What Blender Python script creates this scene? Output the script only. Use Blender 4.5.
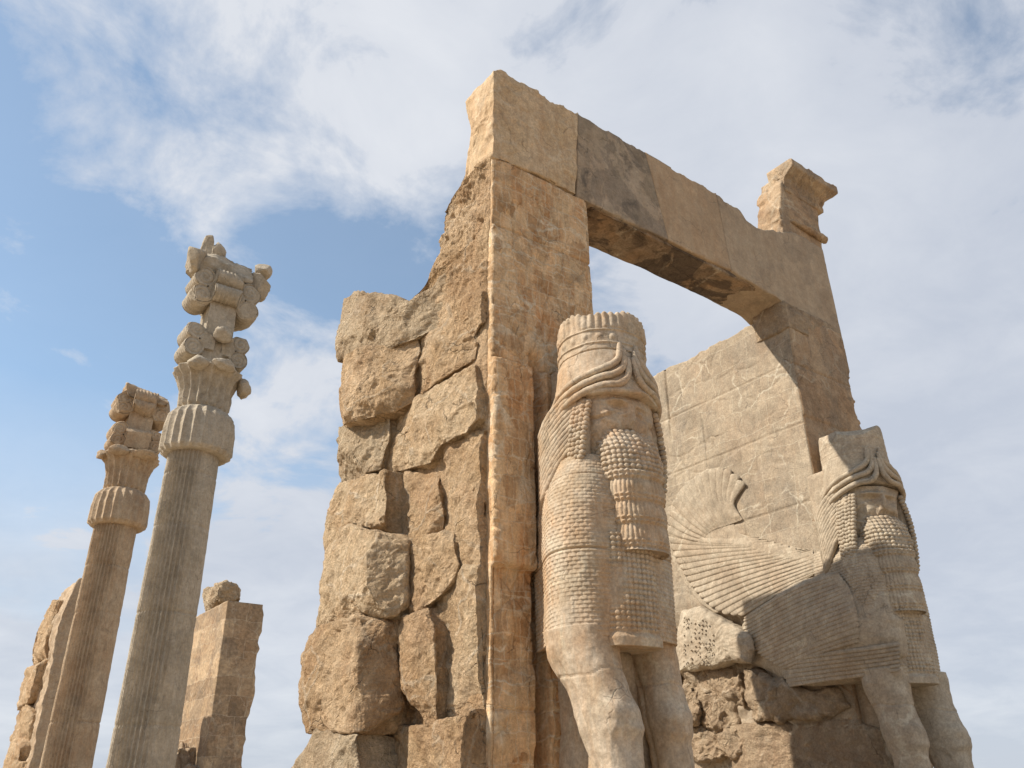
import bpy, math
import numpy as np
from mathutils import Vector, Matrix

for o in list(bpy.data.objects): bpy.data.objects.remove(o)
SC = bpy.context.scene
COL = SC.collection
EYE = 1.7                                   # eye height; shapes below are written relative to the eye

# ------------------------------------------------------------------ camera
FPX = 834.0; CX, CY = 512.0, 384.0
PITCH = math.atan(411/834.); ROLL = -0.0106; AX = math.radians(53.7)
hh = np.array([math.cos(AX), math.sin(AX), 0]); rr = np.array([math.sin(AX), -math.cos(AX), 0]); zz = np.array([0, 0, 1.])
FW = hh*math.cos(PITCH)+zz*math.sin(PITCH); UP0 = -hh*math.sin(PITCH)+zz*math.cos(PITCH)
RT = rr*math.cos(ROLL)+UP0*math.sin(ROLL); UPV = UP0*math.cos(ROLL)-rr*math.sin(ROLL)
cam = bpy.data.cameras.new('camera'); camo = bpy.data.objects.new('camera', cam); COL.objects.link(camo)
cam.sensor_width = 36; cam.lens = FPX/1024*36; cam.clip_start = .1; cam.clip_end = 20000
M = Matrix(((RT[0], UPV[0], -FW[0], 0), (RT[1], UPV[1], -FW[1], 0), (RT[2], UPV[2], -FW[2], EYE), (0, 0, 0, 1)))
camo.matrix_world = M
SC.camera = camo

# ------------------------------------------------------------------ light
SUN_AZ, SUN_EL = math.radians(155), math.radians(44)      # azimuth counter-clockwise from +X
SC.view_settings.view_transform = 'Standard'; SC.view_settings.look = 'None'
SC.view_settings.exposure = 0.42; SC.view_settings.gamma = 1
sun = bpy.data.lights.new('sun', 'SUN'); sun.energy = 4.9; sun.angle = math.radians(.6); sun.color = (1, .93, .82)
suno = bpy.data.objects.new('sun', sun); COL.objects.link(suno)
sd = Vector((math.cos(SUN_AZ)*math.cos(SUN_EL), math.sin(SUN_AZ)*math.cos(SUN_EL), math.sin(SUN_EL)))
suno.rotation_euler = (-sd).to_track_quat('-Z', 'Y').to_euler()

W = bpy.data.worlds.new('World'); SC.world = W; W.use_nodes = True
nt = W.node_tree; nt.nodes.clear()
def N(t, ty, **k):
    n = t.nodes.new(ty)
    for a, b in k.items(): setattr(n, a, b)
    return n
def sky_world():
    L = nt.links.new
    sk = N(nt, 'ShaderNodeTexSky', sky_type='NISHITA'); sk.sun_disc = False
    sk.sun_elevation = SUN_EL; sk.sun_rotation = math.pi/2-SUN_AZ; sk.altitude = 1600; sk.air_density = 1.0; sk.dust_density = 1.6; sk.ozone_density = 1.2
    tc = N(nt, 'ShaderNodeTexCoord'); sp = N(nt, 'ShaderNodeSeparateXYZ'); L(tc.outputs['Generated'], sp.inputs[0])
    def mt(op, a, b=None, c=None, clamp=False):
        n = N(nt, 'ShaderNodeMath', operation=op); n.use_clamp = clamp
        for i, v in enumerate((a, b, c)):
            if v is None: continue
            if isinstance(v, (int, float)): n.inputs[i].default_value = v
            else: L(v, n.inputs[i])
        return n.outputs[0]
    zc = mt('MAXIMUM', sp.outputs[2], 0.0); zz_ = mt('ADD', zc, .22)
    u = mt('DIVIDE', sp.outputs[0], zz_); v = mt('DIVIDE', sp.outputs[1], zz_)
    cb = N(nt, 'ShaderNodeCombineXYZ'); L(u, cb.inputs[0]); L(v, cb.inputs[1])
    def noise(scale, det, rough, dist, off):
        mp = N(nt, 'ShaderNodeMapping'); mp.inputs['Location'].default_value = off; L(cb.outputs[0], mp.inputs[0])
        n = N(nt, 'ShaderNodeTexNoise'); n.inputs['Scale'].default_value = scale; n.inputs['Detail'].default_value = det
        n.inputs['Roughness'].default_value = rough; n.inputs['Distortion'].default_value = dist; L(mp.outputs[0], n.inputs[0]); return n.outputs[0]
    n1 = noise(1.1, 9, .55, .3, SKY_OFF); n2 = noise(4.5, 8, .62, .4, (3, 1, 0)); n3 = noise(.55, 3, .5, 0, (7.3, 2.2, 0))
    # cloud amount: denser toward +X side of the sky (away from the sun), thinner on the -X side
    side = mt('ADD', mt('MULTIPLY', u, .80), mt('MULTIPLY', mt('MAXIMUM', mt('SUBTRACT', zc, .5), 0.0), .9))
    a = mt('MULTIPLY', n1, 2.3); a = mt('ADD', a, mt('MULTIPLY', n2, 1.65)); a = mt('ADD', a, side); a = mt('ADD', a, -2.27)
    for (gu, gv, gr_, ga) in SKY_MASSES:      # separate cloud masses and clearings, placed on the sky itself
        du = mt('SUBTRACT', u, gu); dv = mt('SUBTRACT', v, gv); d2 = mt('ADD', mt('MULTIPLY', du, du), mt('MULTIPLY', dv, dv))
        a = mt('ADD', a, mt('MULTIPLY', mt('POWER', 2.718, mt('MULTIPLY', d2, -1/gr_**2)), ga*.62))
    dens = mt('MULTIPLY', a, 2.3, clamp=True)
    lowh = mt('MULTIPLY', mt('SUBTRACT', .40, zc), 2.6, clamp=True)   # hazy cloud bank low over the horizon
    lowc = mt('MULTIPLY', lowh, mt('ADD', mt('MULTIPLY', n1, 2.6), .35), clamp=True)
    dens = mt('MAXIMUM', dens, lowc); dens = mt('ADD', mt('MULTIPLY', dens, .80), .16)
    bg1 = N(nt, 'ShaderNodeBackground'); bg1.inputs[1].default_value = SKY_STR
    hs = N(nt, 'ShaderNodeHueSaturation'); hs.inputs['Saturation'].default_value = .95; tn = N(nt, 'ShaderNodeMix', data_type='RGBA', blend_type='MULTIPLY'); tn.inputs[0].default_value = 1; tn.inputs[7].default_value = (.94, 1.07, 1.0, 1); L(sk.outputs[0], tn.inputs[6]); L(tn.outputs[2], hs.inputs['Color']); L(hs.outputs[0], bg1.inputs[0])
    cr = N(nt, 'ShaderNodeMix', data_type='RGBA'); cr.inputs[6].default_value = (.49, .53, .61, 1); cr.inputs[7].default_value = (.70, .72, .76, 1)
    f = mt('ADD', mt('MULTIPLY', n1, 1.6), mt('MULTIPLY', n3, 1.2)); f = mt('ADD', f, mt('MULTIPLY', n2, 1.1)); f = mt('ADD', f, -.52); f = mt('ADD', f, mt('MULTIPLY', u, -.16)); f = mt('ADD', f, -.95, clamp=True); L(f, cr.inputs[0])
    bg2 = N(nt, 'ShaderNodeBackground'); bg2.inputs[1].default_value = CLOUD_STR; L(cr.outputs[2], bg2.inputs[0])
    mx = N(nt, 'ShaderNodeMixShader'); L(dens, mx.inputs[0]); L(bg1.outputs[0], mx.inputs[1]); L(bg2.outputs[0], mx.inputs[2])
    out = N(nt, 'ShaderNodeOutputWorld'); L(mx.outputs[0], out.inputs[0])
SKY_MASSES = [(0.167, 0.789, 0.181, 0.3), (0.032, 0.874, 0.111, 0.42), (0.179, 0.967, 0.118, 0.15), (0.452, 0.928, 0.15, -0.3), (0.125, 1.153, 0.181, -0.12), (0.012, 1.137, 0.071, 0.55), (0.058, 1.009, 0.058, 0.42), (0.167, 1.203, 0.046, 0.25), (0.139, 1.385, 0.042, 0.3), (0.138, 1.849, 0.165, 0.25), (0.297, 2.235, 0.313, 0.3), (0.673, 2.005, 0.316, 0.35), (0.486, 2.724, 0.531, 0.3), (0.468, 1.262, 0.089, 0.2), (0.57, 0.582, 0.251, 0.2), (-0.059, 0.825, 0.067, 0.5), (0.876, 2.166, 0.327, 0.2)]
SKY_OFF = (2.0, 5.0, 0); SKY_STR = .15; CLOUD_STR = .86
sky_world()

# ------------------------------------------------------------------ maths
def ray(px, py):
    px = np.asarray(px, float)[..., None]; py = np.asarray(py, float)[..., None]
    return FW+RT*(px-CX)/FPX-UPV*(py-CY)/FPX
def onX(px, py, X):
    d = ray(px, py); X = np.asarray(X, float); return d*((X/d[..., 0])[..., None])
def onY(px, py, Y):
    d = ray(px, py); Y = np.asarray(Y, float); return d*((Y/d[..., 1])[..., None])

def hash3(i, j, k, s):
    h = (i*374761393+j*668265263+k*2147483647+s*974634777) & 0xffffffff
    h = ((h ^ (h >> 13))*1274126177) & 0xffffffff
    h = ((h ^ (h >> 16))*2246822519) & 0xffffffff
    return h ^ (h >> 15)
def pnoise(p, seed=0):
    p = np.asarray(p, float); i = np.floor(p).astype(np.int64); f = p-i
    u = f*f*f*(f*(f*6-15)+10)
    r = 0
    for a in (0, 1):
        for b in (0, 1):
            for c in (0, 1):
                h = hash3(i[..., 0]+a, i[..., 1]+b, i[..., 2]+c, seed)
                gx = ((h & 1023)/511.5-1); gy = (((h >> 10) & 1023)/511.5-1); gz = (((h >> 20) & 1023)/511.5-1)
                d = gx*(f[..., 0]-a)+gy*(f[..., 1]-b)+gz*(f[..., 2]-c)
                r = r+d*(u[..., 0] if a else 1-u[..., 0])*(u[..., 1] if b else 1-u[..., 1])*(u[..., 2] if c else 1-u[..., 2])
    return r*1.4
def fbm(p, sc, oc=4, seed=0, gain=.5, ridge=False):
    p = np.asarray(p, float)*sc; a = 1; r = 0; t = 0
    for o in range(oc):
        n = pnoise(p, seed+o*17)
        if ridge: n = 1-2*np.abs(n)*1.6
        r = r+a*n; t += a; a *= gain; p = p*2.03+11.3
    return r/t
def worley(p, sc, seed=0):
    """distance to nearest and second-nearest cell point plus the id of the cell"""
    p = np.asarray(p, float)*sc; i = np.floor(p).astype(np.int64)
    d1 = np.full(p.shape[:-1], 9.); d2 = d1.copy(); cid = np.zeros(p.shape[:-1], np.int64)
    for a in (-1, 0, 1):
        for b in (-1, 0, 1):
            for c in (-1, 0, 1):
                q = i+np.array([a, b, c]); h = hash3(q[..., 0], q[..., 1], q[..., 2], seed)
                c3 = q+np.stack([(h & 1023)/1023., ((h >> 10) & 1023)/1023., ((h >> 20) & 1023)/1023.], -1)
                d = np.linalg.norm(c3-p, axis=-1); m = d < d1
                d2 = np.where(m, d1, np.minimum(d2, d)); d1 = np.where(m, d, d1); cid = np.where(m, h, cid)
    return d1, d2, cid
def facets(p, sc, seed=0):
    """angular broken-stone relief: each cell is a randomly tilted plane"""
    w = np.asarray(p, float)+.12/sc*np.stack([pnoise(p*sc*1.7+3, seed+1), pnoise(p*sc*1.7+9, seed+2), pnoise(p*sc*1.7+15, seed+3)], -1)
    d1, d2, c = worley(w, sc, seed)
    g = np.stack([((c & 255)/127.5-1), (((c >> 8) & 255)/127.5-1), (((c >> 16) & 255)/127.5-1)], -1)
    k = (((c >> 4) & 255)/127.5-1)
    return (.35*k+.5*np.sum(g*np.sin(np.asarray(p)*sc*1.3), -1))*np.clip((d2-d1)*5, 0, 1)
def sm(x, a, b):
    t = np.clip((x-a)/(b-a), 0, 1); return t*t*(3-2*t)
def interp(x, pts, k=0):
    pts = np.array(pts, float); return np.interp(x, pts[:, 0], pts[:, 1+k])
def normals(P, wu=False, wv=False):
    du = np.gradient(P, axis=0); dv = np.gradient(P, axis=1)
    if wu: du = (np.roll(P, -1, 0)-np.roll(P, 1, 0))/2
    if wv: dv = (np.roll(P, -1, 1)-np.roll(P, 1, 1))/2
    n = np.cross(du, dv); l = np.linalg.norm(n, axis=-1, keepdims=True); return n/np.maximum(l, 1e-9)
def spline(pts, n, closed=False):
    pts = np.array(pts, float); m = len(pts)
    t = np.linspace(0, m if closed else m-1, n, endpoint=not closed); i = np.floor(t).astype(int); f = (t-i)[:, None]
    if closed: g = lambda k: pts[(i+k) % m]
    else: g = lambda k: pts[np.clip(i+k, 0, m-1)]
    p0, p1, p2, p3 = g(-1), g(0), g(1), g(2)
    return .5*(2*p1+(p2-p0)*f+(2*p0-5*p1+4*p2-p3)*f**2+(3*p1-p0-3*p2+p3)*f**3)
def polyline(pts, n):
    pts = np.array(pts, float); d = np.r_[0, np.cumsum(np.linalg.norm(np.diff(pts, axis=0), axis=1))]
    t = np.linspace(0, d[-1], n); return np.stack([np.interp(t, d, pts[:, k]) for k in range(pts.shape[1])], 1)

def chop(P, seed, n=16, depth=(.02, .14), bias=None, spread=1.0):
    """break a rounded mass with random flat fracture planes, as stone breaks"""
    rg = np.random.RandomState(seed); sh = P.shape; Q = P.reshape(-1, 3).copy()
    for _ in range(n):
        v = rg.normal(size=3)*spread
        if bias is not None: v = v+np.array(bias)
        v /= np.linalg.norm(v); h = Q@v; m = h.max()-rg.uniform(*depth)
        ex = np.clip(h-m, 0, None); Q -= v*(ex*.94)[:, None]
    return Q.reshape(sh)

# ------------------------------------------------------------------ mesh helpers
def grid(P, wu=False, wv=False, flip=False):
    n, m = P.shape[:2]; idx = np.arange(n*m).reshape(n, m)
    a = idx if wu else idx[:-1]; b = np.roll(idx, -1, 0) if wu else idx[1:]
    if wv: A, B, Cc, D = a, b, np.roll(b, -1, 1), np.roll(a, -1, 1)
    else: A, B, Cc, D = a[:, :-1], b[:, :-1], b[:, 1:], a[:, 1:]
    F = np.stack([A, B, Cc, D], -1).reshape(-1, 4)
    if flip: F = F[:, ::-1]
    return P.reshape(-1, 3), F
def caps(P, top=True, bottom=True, rings=5, bulge=0, seed=3, amp=0.0):
    """adds collapsing rings to both ends of a grid whose second axis wraps round"""
    out = [P]
    for end in ([0] if bottom else [])+([-1] if top else []):
        R = P[end]; c = R.mean(0); rs = []
        for k in range(1, rings+1):
            s = 1-k/rings*.999; Q = c+(R-c)*s
            Q = Q+np.array([0, 0, 1.])*(bulge*(1-s*s)*(1 if end == -1 else -1)+amp*fbm(Q, 3, 3, seed)[:, None]*min(1, k/1.5))
            rs.append(Q)
        rs = np.array(rs)
        out = [rs[::-1]]+out if end == 0 else out+[rs]
    return np.concatenate(out)
def mk(name, geo, mat, parent=None, base=None, label=None, smooth=True, mirror=None, orient=None):
    """geo: list of (verts, faces) in eye-relative world metres -> one mesh object"""
    Vs, Fs, o = [], [], 0
    for V, F in geo:
        a_, b_, c_ = V[F[:, 0]], V[F[:, 1]], V[F[:, 2]]; d_ = V[F[:, 3]]; nf = np.cross(c_-a_, d_-b_)
        out_ = (nf*((a_+c_)/2-V.mean(0))).sum()           # faces must look outwards
        if orient is not None: out_ = (nf*np.array(orient)).sum()
        if out_ < 0: F = F[:, ::-1]
        Vs.append(V); Fs.append(F+o); o += len(V)
    V = np.concatenate(Vs).astype(float); F = np.concatenate(Fs)
    if mirror is not None: V = V.copy(); V[:, 0] = 2*mirror-V[:, 0]; F = F[:, ::-1]
    V[:, 2] += EYE
    if parent is not None:
        b = np.zeros(3); q_ = parent
        while q_ is not None: b = b+np.array(q_.location); q_ = q_.parent
    elif base is not None: b = np.array(base, float)
    else: b = np.array([V[:, 0].mean(), V[:, 1].mean(), V[:, 2].min()])
    V = V-b
    me = bpy.data.meshes.new(name); me.vertices.add(len(V)); me.vertices.foreach_set('co', V.astype(np.float32).ravel())
    me.loops.add(F.size); me.loops.foreach_set('vertex_index', F.astype(np.int32).ravel())
    me.polygons.add(len(F)); me.polygons.foreach_set('loop_start', np.arange(0, F.size, 4, dtype=np.int32)); me.polygons.foreach_set('loop_total', np.full(len(F), 4, np.int32))
    me.update(calc_edges=True); me.validate()
    me.polygons.foreach_set('use_smooth', np.full(len(me.polygons), smooth))
    me.materials.append(mat); ob = bpy.data.objects.new(name, me); COL.objects.link(ob)
    if parent is not None: ob.parent = parent
    else: ob.location = b
    if label: ob['label'] = label
    return ob
def thing(name, label, cat, loc, group=None):
    o = bpy.data.objects.new(name, None); COL.objects.link(o); o.location = (loc[0], loc[1], loc[2]+EYE); o.empty_display_size = .5
    o['label'] = label; o['category'] = cat
    if group: o['group'] = group
    return o
def tag(o, label, cat, group=None):
    o['label'] = label; o['category'] = cat
    if group: o['group'] = group
def copy_tree(src, loc, label, group):
    r = src.copy(); COL.objects.link(r); r.location = loc; r['label'] = label
    if group: r['group'] = group
    for ch in list(src.children):
        c = ch.copy(); COL.objects.link(c); c.parent = r
        for g in list(ch.children):
            d = g.copy(); COL.objects.link(d); d.parent = c
    return r
def tube(pts, rad, n=10, k=12, closed_ends=True, spl=True, amp=0, seed=0):
    C_ = spline(pts, n) if spl else polyline(pts, n); T = np.gradient(C_, axis=0); T /= np.linalg.norm(T, axis=1, keepdims=True)
    ref = np.array([0.13, .21, .97]); A = np.cross(T, ref); A /= np.linalg.norm(A, axis=1, keepdims=True); B = np.cross(T, A)
    r = np.interp(np.linspace(0, 1, n), np.linspace(0, 1, len(np.atleast_1d(rad))), np.atleast_1d(rad)) if np.ndim(rad) else np.full(n, rad)
    r = r.copy(); th = np.linspace(0, 2*np.pi, k, endpoint=False)
    P = C_[:, None]+r[:, None, None]*(np.cos(th)[None, :, None]*A[:, None]+np.sin(th)[None, :, None]*B[:, None])
    if amp: P = P+normals(P, wv=True)*(amp*fbm(P, 14, 3, seed))[..., None]
    e0 = C_[0]+(P[0]-C_[0])*.02-T[0]*r[0]*.5; e1 = C_[-1]+(P[-1]-C_[-1])*.02+T[-1]*r[-1]*.5
    m0 = C_[0]+(P[0]-C_[0])*.7-T[0]*r[0]*.35; m1 = C_[-1]+(P[-1]-C_[-1])*.7+T[-1]*r[-1]*.35
    return grid(np.concatenate([[e0], [m0], P, [m1], [e1]]), wv=True)
def blob(c, r, n=10, m=14, seed=0, amp=.15, sc=3, nchop=0):
    ph = np.linspace(.01, np.pi-.01, n)[:, None]; th = np.linspace(0, 2*np.pi, m, endpoint=False)[None]
    D = np.stack([np.sin(ph)*np.cos(th), np.sin(ph)*np.sin(th), np.cos(ph)+0*th], -1)
    rr_ = 1+amp*fbm(D*sc+seed*3.1, .5, 3, seed)[..., None]+amp*.5*facets(D*1.5+seed, 1., seed)[..., None]
    Q = np.array(c)+D*np.array(r)*rr_
    if nchop: Q = chop(Q, seed+7, nchop, (.1*min(r), .55*min(r)))
    return grid(Q, wv=True, flip=True)

# ------------------------------------------------------------------ materials
def stone(name, a, b, stain=(.33, .17, .075), stain_amt=.35, dark=(.13, .105, .08), dark_amt=.25, vein=(.55, .46, .34), vein_amt=.5,
          vein_sc=1.1, vein_w=.02, streak=.5, brick=None, bump=.5, grain=1.0, crack=.4, seed=0., fine=30., rough_bump=.02, pitting=.15, patch=0., cells=None):
    m = bpy.data.materials.new(name); m.use_nodes = True; t = m.node_tree; t.nodes.clear(); L = t.links.new
    out = N(t, 'ShaderNodeOutputMaterial'); bs = N(t, 'ShaderNodeBsdfPrincipled'); L(bs.outputs[0], out.inputs[0])
    bs.inputs['Roughness'].default_value = .92; bs.inputs['Specular IOR Level'].default_value = .18
    tc = N(t, 'ShaderNodeTexCoord'); mp = N(t, 'ShaderNodeMapping'); mp.inputs['Location'].default_value = (seed*3.7, seed*1.9, seed*.83); L(tc.outputs['Object'], mp.inputs[0]); P = mp.outputs[0]
    def mt(op, x, y=None, clamp=False):
        n = N(t, 'ShaderNodeMath', operation=op); n.use_clamp = clamp
        for i, v in enumerate((x, y)):
            if v is None: continue
            if isinstance(v, (int, float)): n.inputs[i].default_value = v
            else: L(v, n.inputs[i])
        return n.outputs[0]
    def noise(scale, det=6, rough=.55, dist=0., vec=None, sc3=None, col=False):
        v = vec or P
        if sc3:
            q = N(t, 'ShaderNodeMapping'); q.inputs['Scale'].default_value = sc3; L(v, q.inputs[0]); v = q.outputs[0]
        n = N(t, 'ShaderNodeTexNoise'); n.inputs['Scale'].default_value = scale; n.inputs['Detail'].default_value = det; n.inputs['Roughness'].default_value = rough; n.inputs['Distortion'].default_value = dist
        L(v, n.inputs[0]); return n.outputs[1 if col else 0]
    def ramp(x, lo, hi):
        n = N(t, 'ShaderNodeMapRange'); n.interpolation_type = 'SMOOTHSTEP'; L(x, n.inputs[0]); n.inputs[1].default_value = lo; n.inputs[2].default_value = hi; return n.outputs[0]
    def mix(f, c1, c2, mode='MIX'):
        n = N(t, 'ShaderNodeMix', data_type='RGBA', blend_type=mode)
        for i, v in ((0, f), (6, c1), (7, c2)):
            if isinstance(v, tuple): n.inputs[i].default_value = v+(1,) if len(v) == 3 else v
            elif isinstance(v, (int, float)): n.inputs[i].default_value = v
            else: L(v, n.inputs[i])
        return n.outputs[2]
    dv = noise(1.6, 4, col=True); dd = N(t, 'ShaderNodeVectorMath', operation='SCALE'); L(dv, dd.inputs[0]); dd.inputs[3].default_value = .55
    ad = N(t, 'ShaderNodeVectorMath', operation='ADD'); L(P, ad.inputs[0]); L(dd.outputs[0], ad.inputs[1]); PD = ad.outputs[0]
    c = mix(ramp(noise(1.3, 8, .6), .35, .65), a, b)
    c = mix(mt('MULTIPLY', ramp(noise(5.5, 6, .6), .42, .7), .45), c, tuple(x*1.22 for x in a))
    # iron-orange staining, partly running down as streaks
    st = ramp(noise(2.2, 7, .6, .2, sc3=(2.4, 2.4, .35)), .47, .64); bl = ramp(noise(1.1, 6, .6, .4), .45, .62)
    st2 = ramp(noise(6.0, 5, .6, .2, sc3=(2.6, 2.6, .22)), .46, .62); st = mt('MAXIMUM', st, mt('MULTIPLY', st2, .75))
    sf = mt('ADD', mt('MULTIPLY', st, streak), mt('MULTIPLY', bl, 1-streak))
    c = mix(mt('MULTIPLY', sf, stain_amt, True), c, stain)
    if cells:   # irregular dressed patches with thin pale filling between them
        cm = N(t, 'ShaderNodeMapping'); cm.inputs['Scale'].default_value = cells[:3]; sm2 = N(t, 'ShaderNodeVectorMath', operation='SCALE'); L(dd.outputs[0], sm2.inputs[0]); sm2.inputs[3].default_value = .6; pa2 = N(t, 'ShaderNodeVectorMath', operation='ADD'); L(P, pa2.inputs[0]); L(sm2.outputs[0], pa2.inputs[1]); L(pa2.outputs[0], cm.inputs[0])
        v1 = N(t, 'ShaderNodeTexVoronoi', feature='F1', distance='CHEBYCHEV'); v1.inputs['Scale'].default_value = 1; v1.inputs['Randomness'].default_value = .8; L(cm.outputs[0], v1.inputs[0])
        bwn = N(t, 'ShaderNodeRGBToBW'); L(v1.outputs['Color'], bwn.inputs[0]); tint2 = mix(ramp(bwn.outputs[0], .2, .8), tuple(x*.62 for x in b), tuple(min(1, x*1.25) for x in a))
        c = mix(mt('MULTIPLY', ramp(noise(.9, 4), .35, .6), cells[3]), c, tint2)
        hz = N(t, 'ShaderNodeMapping'); hz.inputs['Scale'].default_value = (.5, .5, 3.2); L(PD, hz.inputs[0]); v2 = N(t, 'ShaderNodeTexVoronoi', feature='DISTANCE_TO_EDGE'); v2.inputs['Scale'].default_value = 1.2; L(hz.outputs[0], v2.inputs[0])
        mo = mt('MULTIPLY', mt('SUBTRACT', 1.0, ramp(v2.outputs[0], .012, .05)), ramp(noise(1.5, 5), .42, .58)); c = mix(mt('MULTIPLY', mo, .75), c, vein)
    if brick:
        # courses of small dressed pieces set in pale wandering mortar
        sm_ = N(t, 'ShaderNodeVectorMath', operation='SCALE'); L(dd.outputs[0], sm_.inputs[0]); sm_.inputs[3].default_value = .5; pa_ = N(t, 'ShaderNodeVectorMath', operation='ADD'); L(P, pa_.inputs[0]); L(sm_.outputs[0], pa_.inputs[1])
        sp = N(t, 'ShaderNodeSeparateXYZ'); L(pa_.outputs[0], sp.inputs[0]); cb = N(t, 'ShaderNodeCombineXYZ'); L(sp.outputs[0 if brick[0] == 'x' else 1], cb.inputs[0]); L(sp.outputs[2], cb.inputs[1])
        bt = N(t, 'ShaderNodeTexBrick'); L(cb.outputs[0], bt.inputs['Vector']); bt.inputs['Scale'].default_value = 1; bt.inputs['Brick Width'].default_value = brick[1]; bt.inputs['Row Height'].default_value = brick[2]
        bt.inputs['Mortar Size'].default_value = brick[3]; bt.inputs['Mortar Smooth'].default_value = .6; bt.offset_frequency = 2; bt.squash = .7; bt.squash_frequency = 3
        bt.inputs['Color1'].default_value = (0, 0, 0, 1); bt.inputs['Color2'].default_value = (1, 1, 1, 1); bt.inputs['Mortar'].default_value = (.5, .5, .5, 1)
        c = mix(mt('MULTIPLY', mt('SUBTRACT', 1.0, bt.outputs['Fac']), .0), c, c)
        tint = mix(bt.outputs['Color'], tuple(x*.66 for x in b), tuple(min(1, x*1.3) for x in a))
        c = mix(mt('MULTIPLY', ramp(noise(.8, 4), .3, .6), brick[4]), c, tint)
        gate = ramp(noise(1.7, 4, .6), .32, .5)
        mort = mt('MULTIPLY', bt.outputs['Fac'], gate)
        c = mix(mt('MULTIPLY', mort, .38), c, vein)
    vo = N(t, 'ShaderNodeTexVoronoi', feature='DISTANCE_TO_EDGE'); vo.inputs['Scale'].default_value = vein_sc; L(PD, vo.inputs[0])
    g2 = ramp(noise(1.2, 3), .42, .62); w_ = mt('MULTIPLY', noise(3.5, 4), vein_w*2.2)
    vf = mt('MULTIPLY', mt('SUBTRACT', 1.0, ramp(mt('SUBTRACT', vo.outputs[0], w_), -.012, .016)), g2)
    c = mix(mt('MULTIPLY', vf, vein_amt), c, vein)
    # lichen and soot
    dk = ramp(noise(1.9, 9, .68, .5), .53, .72); c = mix(mt('MULTIPLY', dk, dark_amt), c, dark)
    dk2 = ramp(noise(9, 6, .7), .6, .75); c = mix(mt('MULTIPLY', dk2, dark_amt*.7), c, dark)
    if patch:   # big crusts of dark weathering with crisp edges
        pn = noise(.85, 7, .6, 1.0, sc3=(1, 1, .7)); c = mix(mt('MULTIPLY', ramp(pn, .515, .55), patch), c, tuple(x*1.25 for x in dark)); c = mix(mt('MULTIPLY', ramp(noise(1.3, 7, .6, .8), .54, .57), patch*.5), c, dark)
    # hairline cracks
    vc = N(t, 'ShaderNodeTexVoronoi', feature='DISTANCE_TO_EDGE'); vc.inputs['Scale'].default_value = vein_sc*.8+.4; q = N(t, 'ShaderNodeVectorMath', operation='ADD'); q.inputs[1].default_value = (5.1, 2.2, 8.8); L(PD, q.inputs[0]); L(q.outputs[0], vc.inputs[0])
    ck = mt('MULTIPLY', mt('SUBTRACT', 1.0, ramp(vc.outputs[0], 0.0, .012)), ramp(noise(2.1, 3), .5, .62))
    c = mix(mt('MULTIPLY', ck, crack), c, tuple(x*.5 for x in dark))
    gr0 = noise(fine, 8, .72); gr = ramp(gr0, .3, .7); c = mix(1.0, c, mix(gr, (1-.20*grain,)*3, (1+.18*grain,)*3), 'MULTIPLY')
    g2_ = ramp(noise(7, 9, .7, .3), .34, .66); c = mix(1.0, c, mix(g2_, (1-.14*grain,)*3, (1+.12*grain,)*3), 'MULTIPLY')
    pv = N(t, 'ShaderNodeTexVoronoi', feature='SMOOTH_F1'); pv.inputs['Scale'].default_value = 15; L(P, pv.inputs[0])
    pit = ramp(pv.outputs[0], .1, .6)
    L(c, bs.inputs['Base Color'])
    h = mt('ADD', mt('MULTIPLY', noise(9, 12, .64), 1.1), mt('MULTIPLY', gr, .16)); h = mt('ADD', h, mt('MULTIPLY', pit, .35*pitting)); h = mt('ADD', h, mt('MULTIPLY', ck, -.55)); h = mt('ADD', h, mt('MULTIPLY', vf, .12))
    if brick: h = mt('ADD', h, mt('MULTIPLY', bt.outputs['Fac'], .10))
    bp = N(t, 'ShaderNodeBump'); bp.inputs['Strength'].default_value = bump; bp.inputs['Distance'].default_value = rough_bump*2; L(h, bp.inputs['Height']); L(bp.outputs[0], bs.inputs['Normal'])
    return m
M_rough = stone('rough_limestone', (.60, .43, .265), (.47, .315, .175), stain_amt=.42, streak=.2, dark_amt=.22, vein_amt=.4, bump=1.0, rough_bump=.06, grain=1.15, pitting=.22)
M_rough2 = stone('rough_limestone_grey', (.53, .41, .27), (.42, .31, .195), stain_amt=.22, streak=.2, dark_amt=.32, vein_amt=.3, bump=1.0, rough_bump=.06, seed=2, grain=1.15, pitting=.22)
M_rough3 = stone('rough_limestone_pale', (.63, .475, .305), (.50, .355, .21), stain=(.42, .23, .10), stain_amt=.35, streak=.2, dark_amt=.3, vein=(.68, .58, .44), vein_amt=.5, bump=1.0, rough_bump=.06, seed=5, grain=1.15, pitting=.22)
M_front = stone('dressed_orange_limestone', (.55, .385, .225), (.50, .31, .16), stain=(.43, .18, .055), stain_amt=1.0, streak=.85, dark=(.17, .12, .08), dark_amt=.42, vein=(.62, .52, .38), vein_amt=.5, vein_sc=1.7, cells=(5.2, 5.2, 2.6, .65), brick=('x', .19, .27, .011, .3), bump=.7, seed=1)
M_wall = stone('dressed_pale_wall', (.37, .30, .215), (.30, .24, .17), stain_amt=.22, streak=.5, dark=(.17, .15, .125), dark_amt=.4, vein=(.52, .45, .34), vein_amt=.8, vein_sc=1.25, vein_w=.014, brick=('y', .85, .5, .010, .3), patch=.12, bump=.45, seed=3)
M_farfront = stone('dressed_far_front', (.38, .28, .18), (.31, .21, .125), stain_amt=.35, dark_amt=.4, vein=(.48, .4, .29), vein_amt=.5, vein_sc=1.3, bump=.5, seed=4, patch=.35)
M_lin1 = stone('lintel_cream', (.50, .37, .235), (.44, .31, .18), stain_amt=.35, streak=.8, dark_amt=.2, vein_amt=.3, bump=.4, seed=5)
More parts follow.
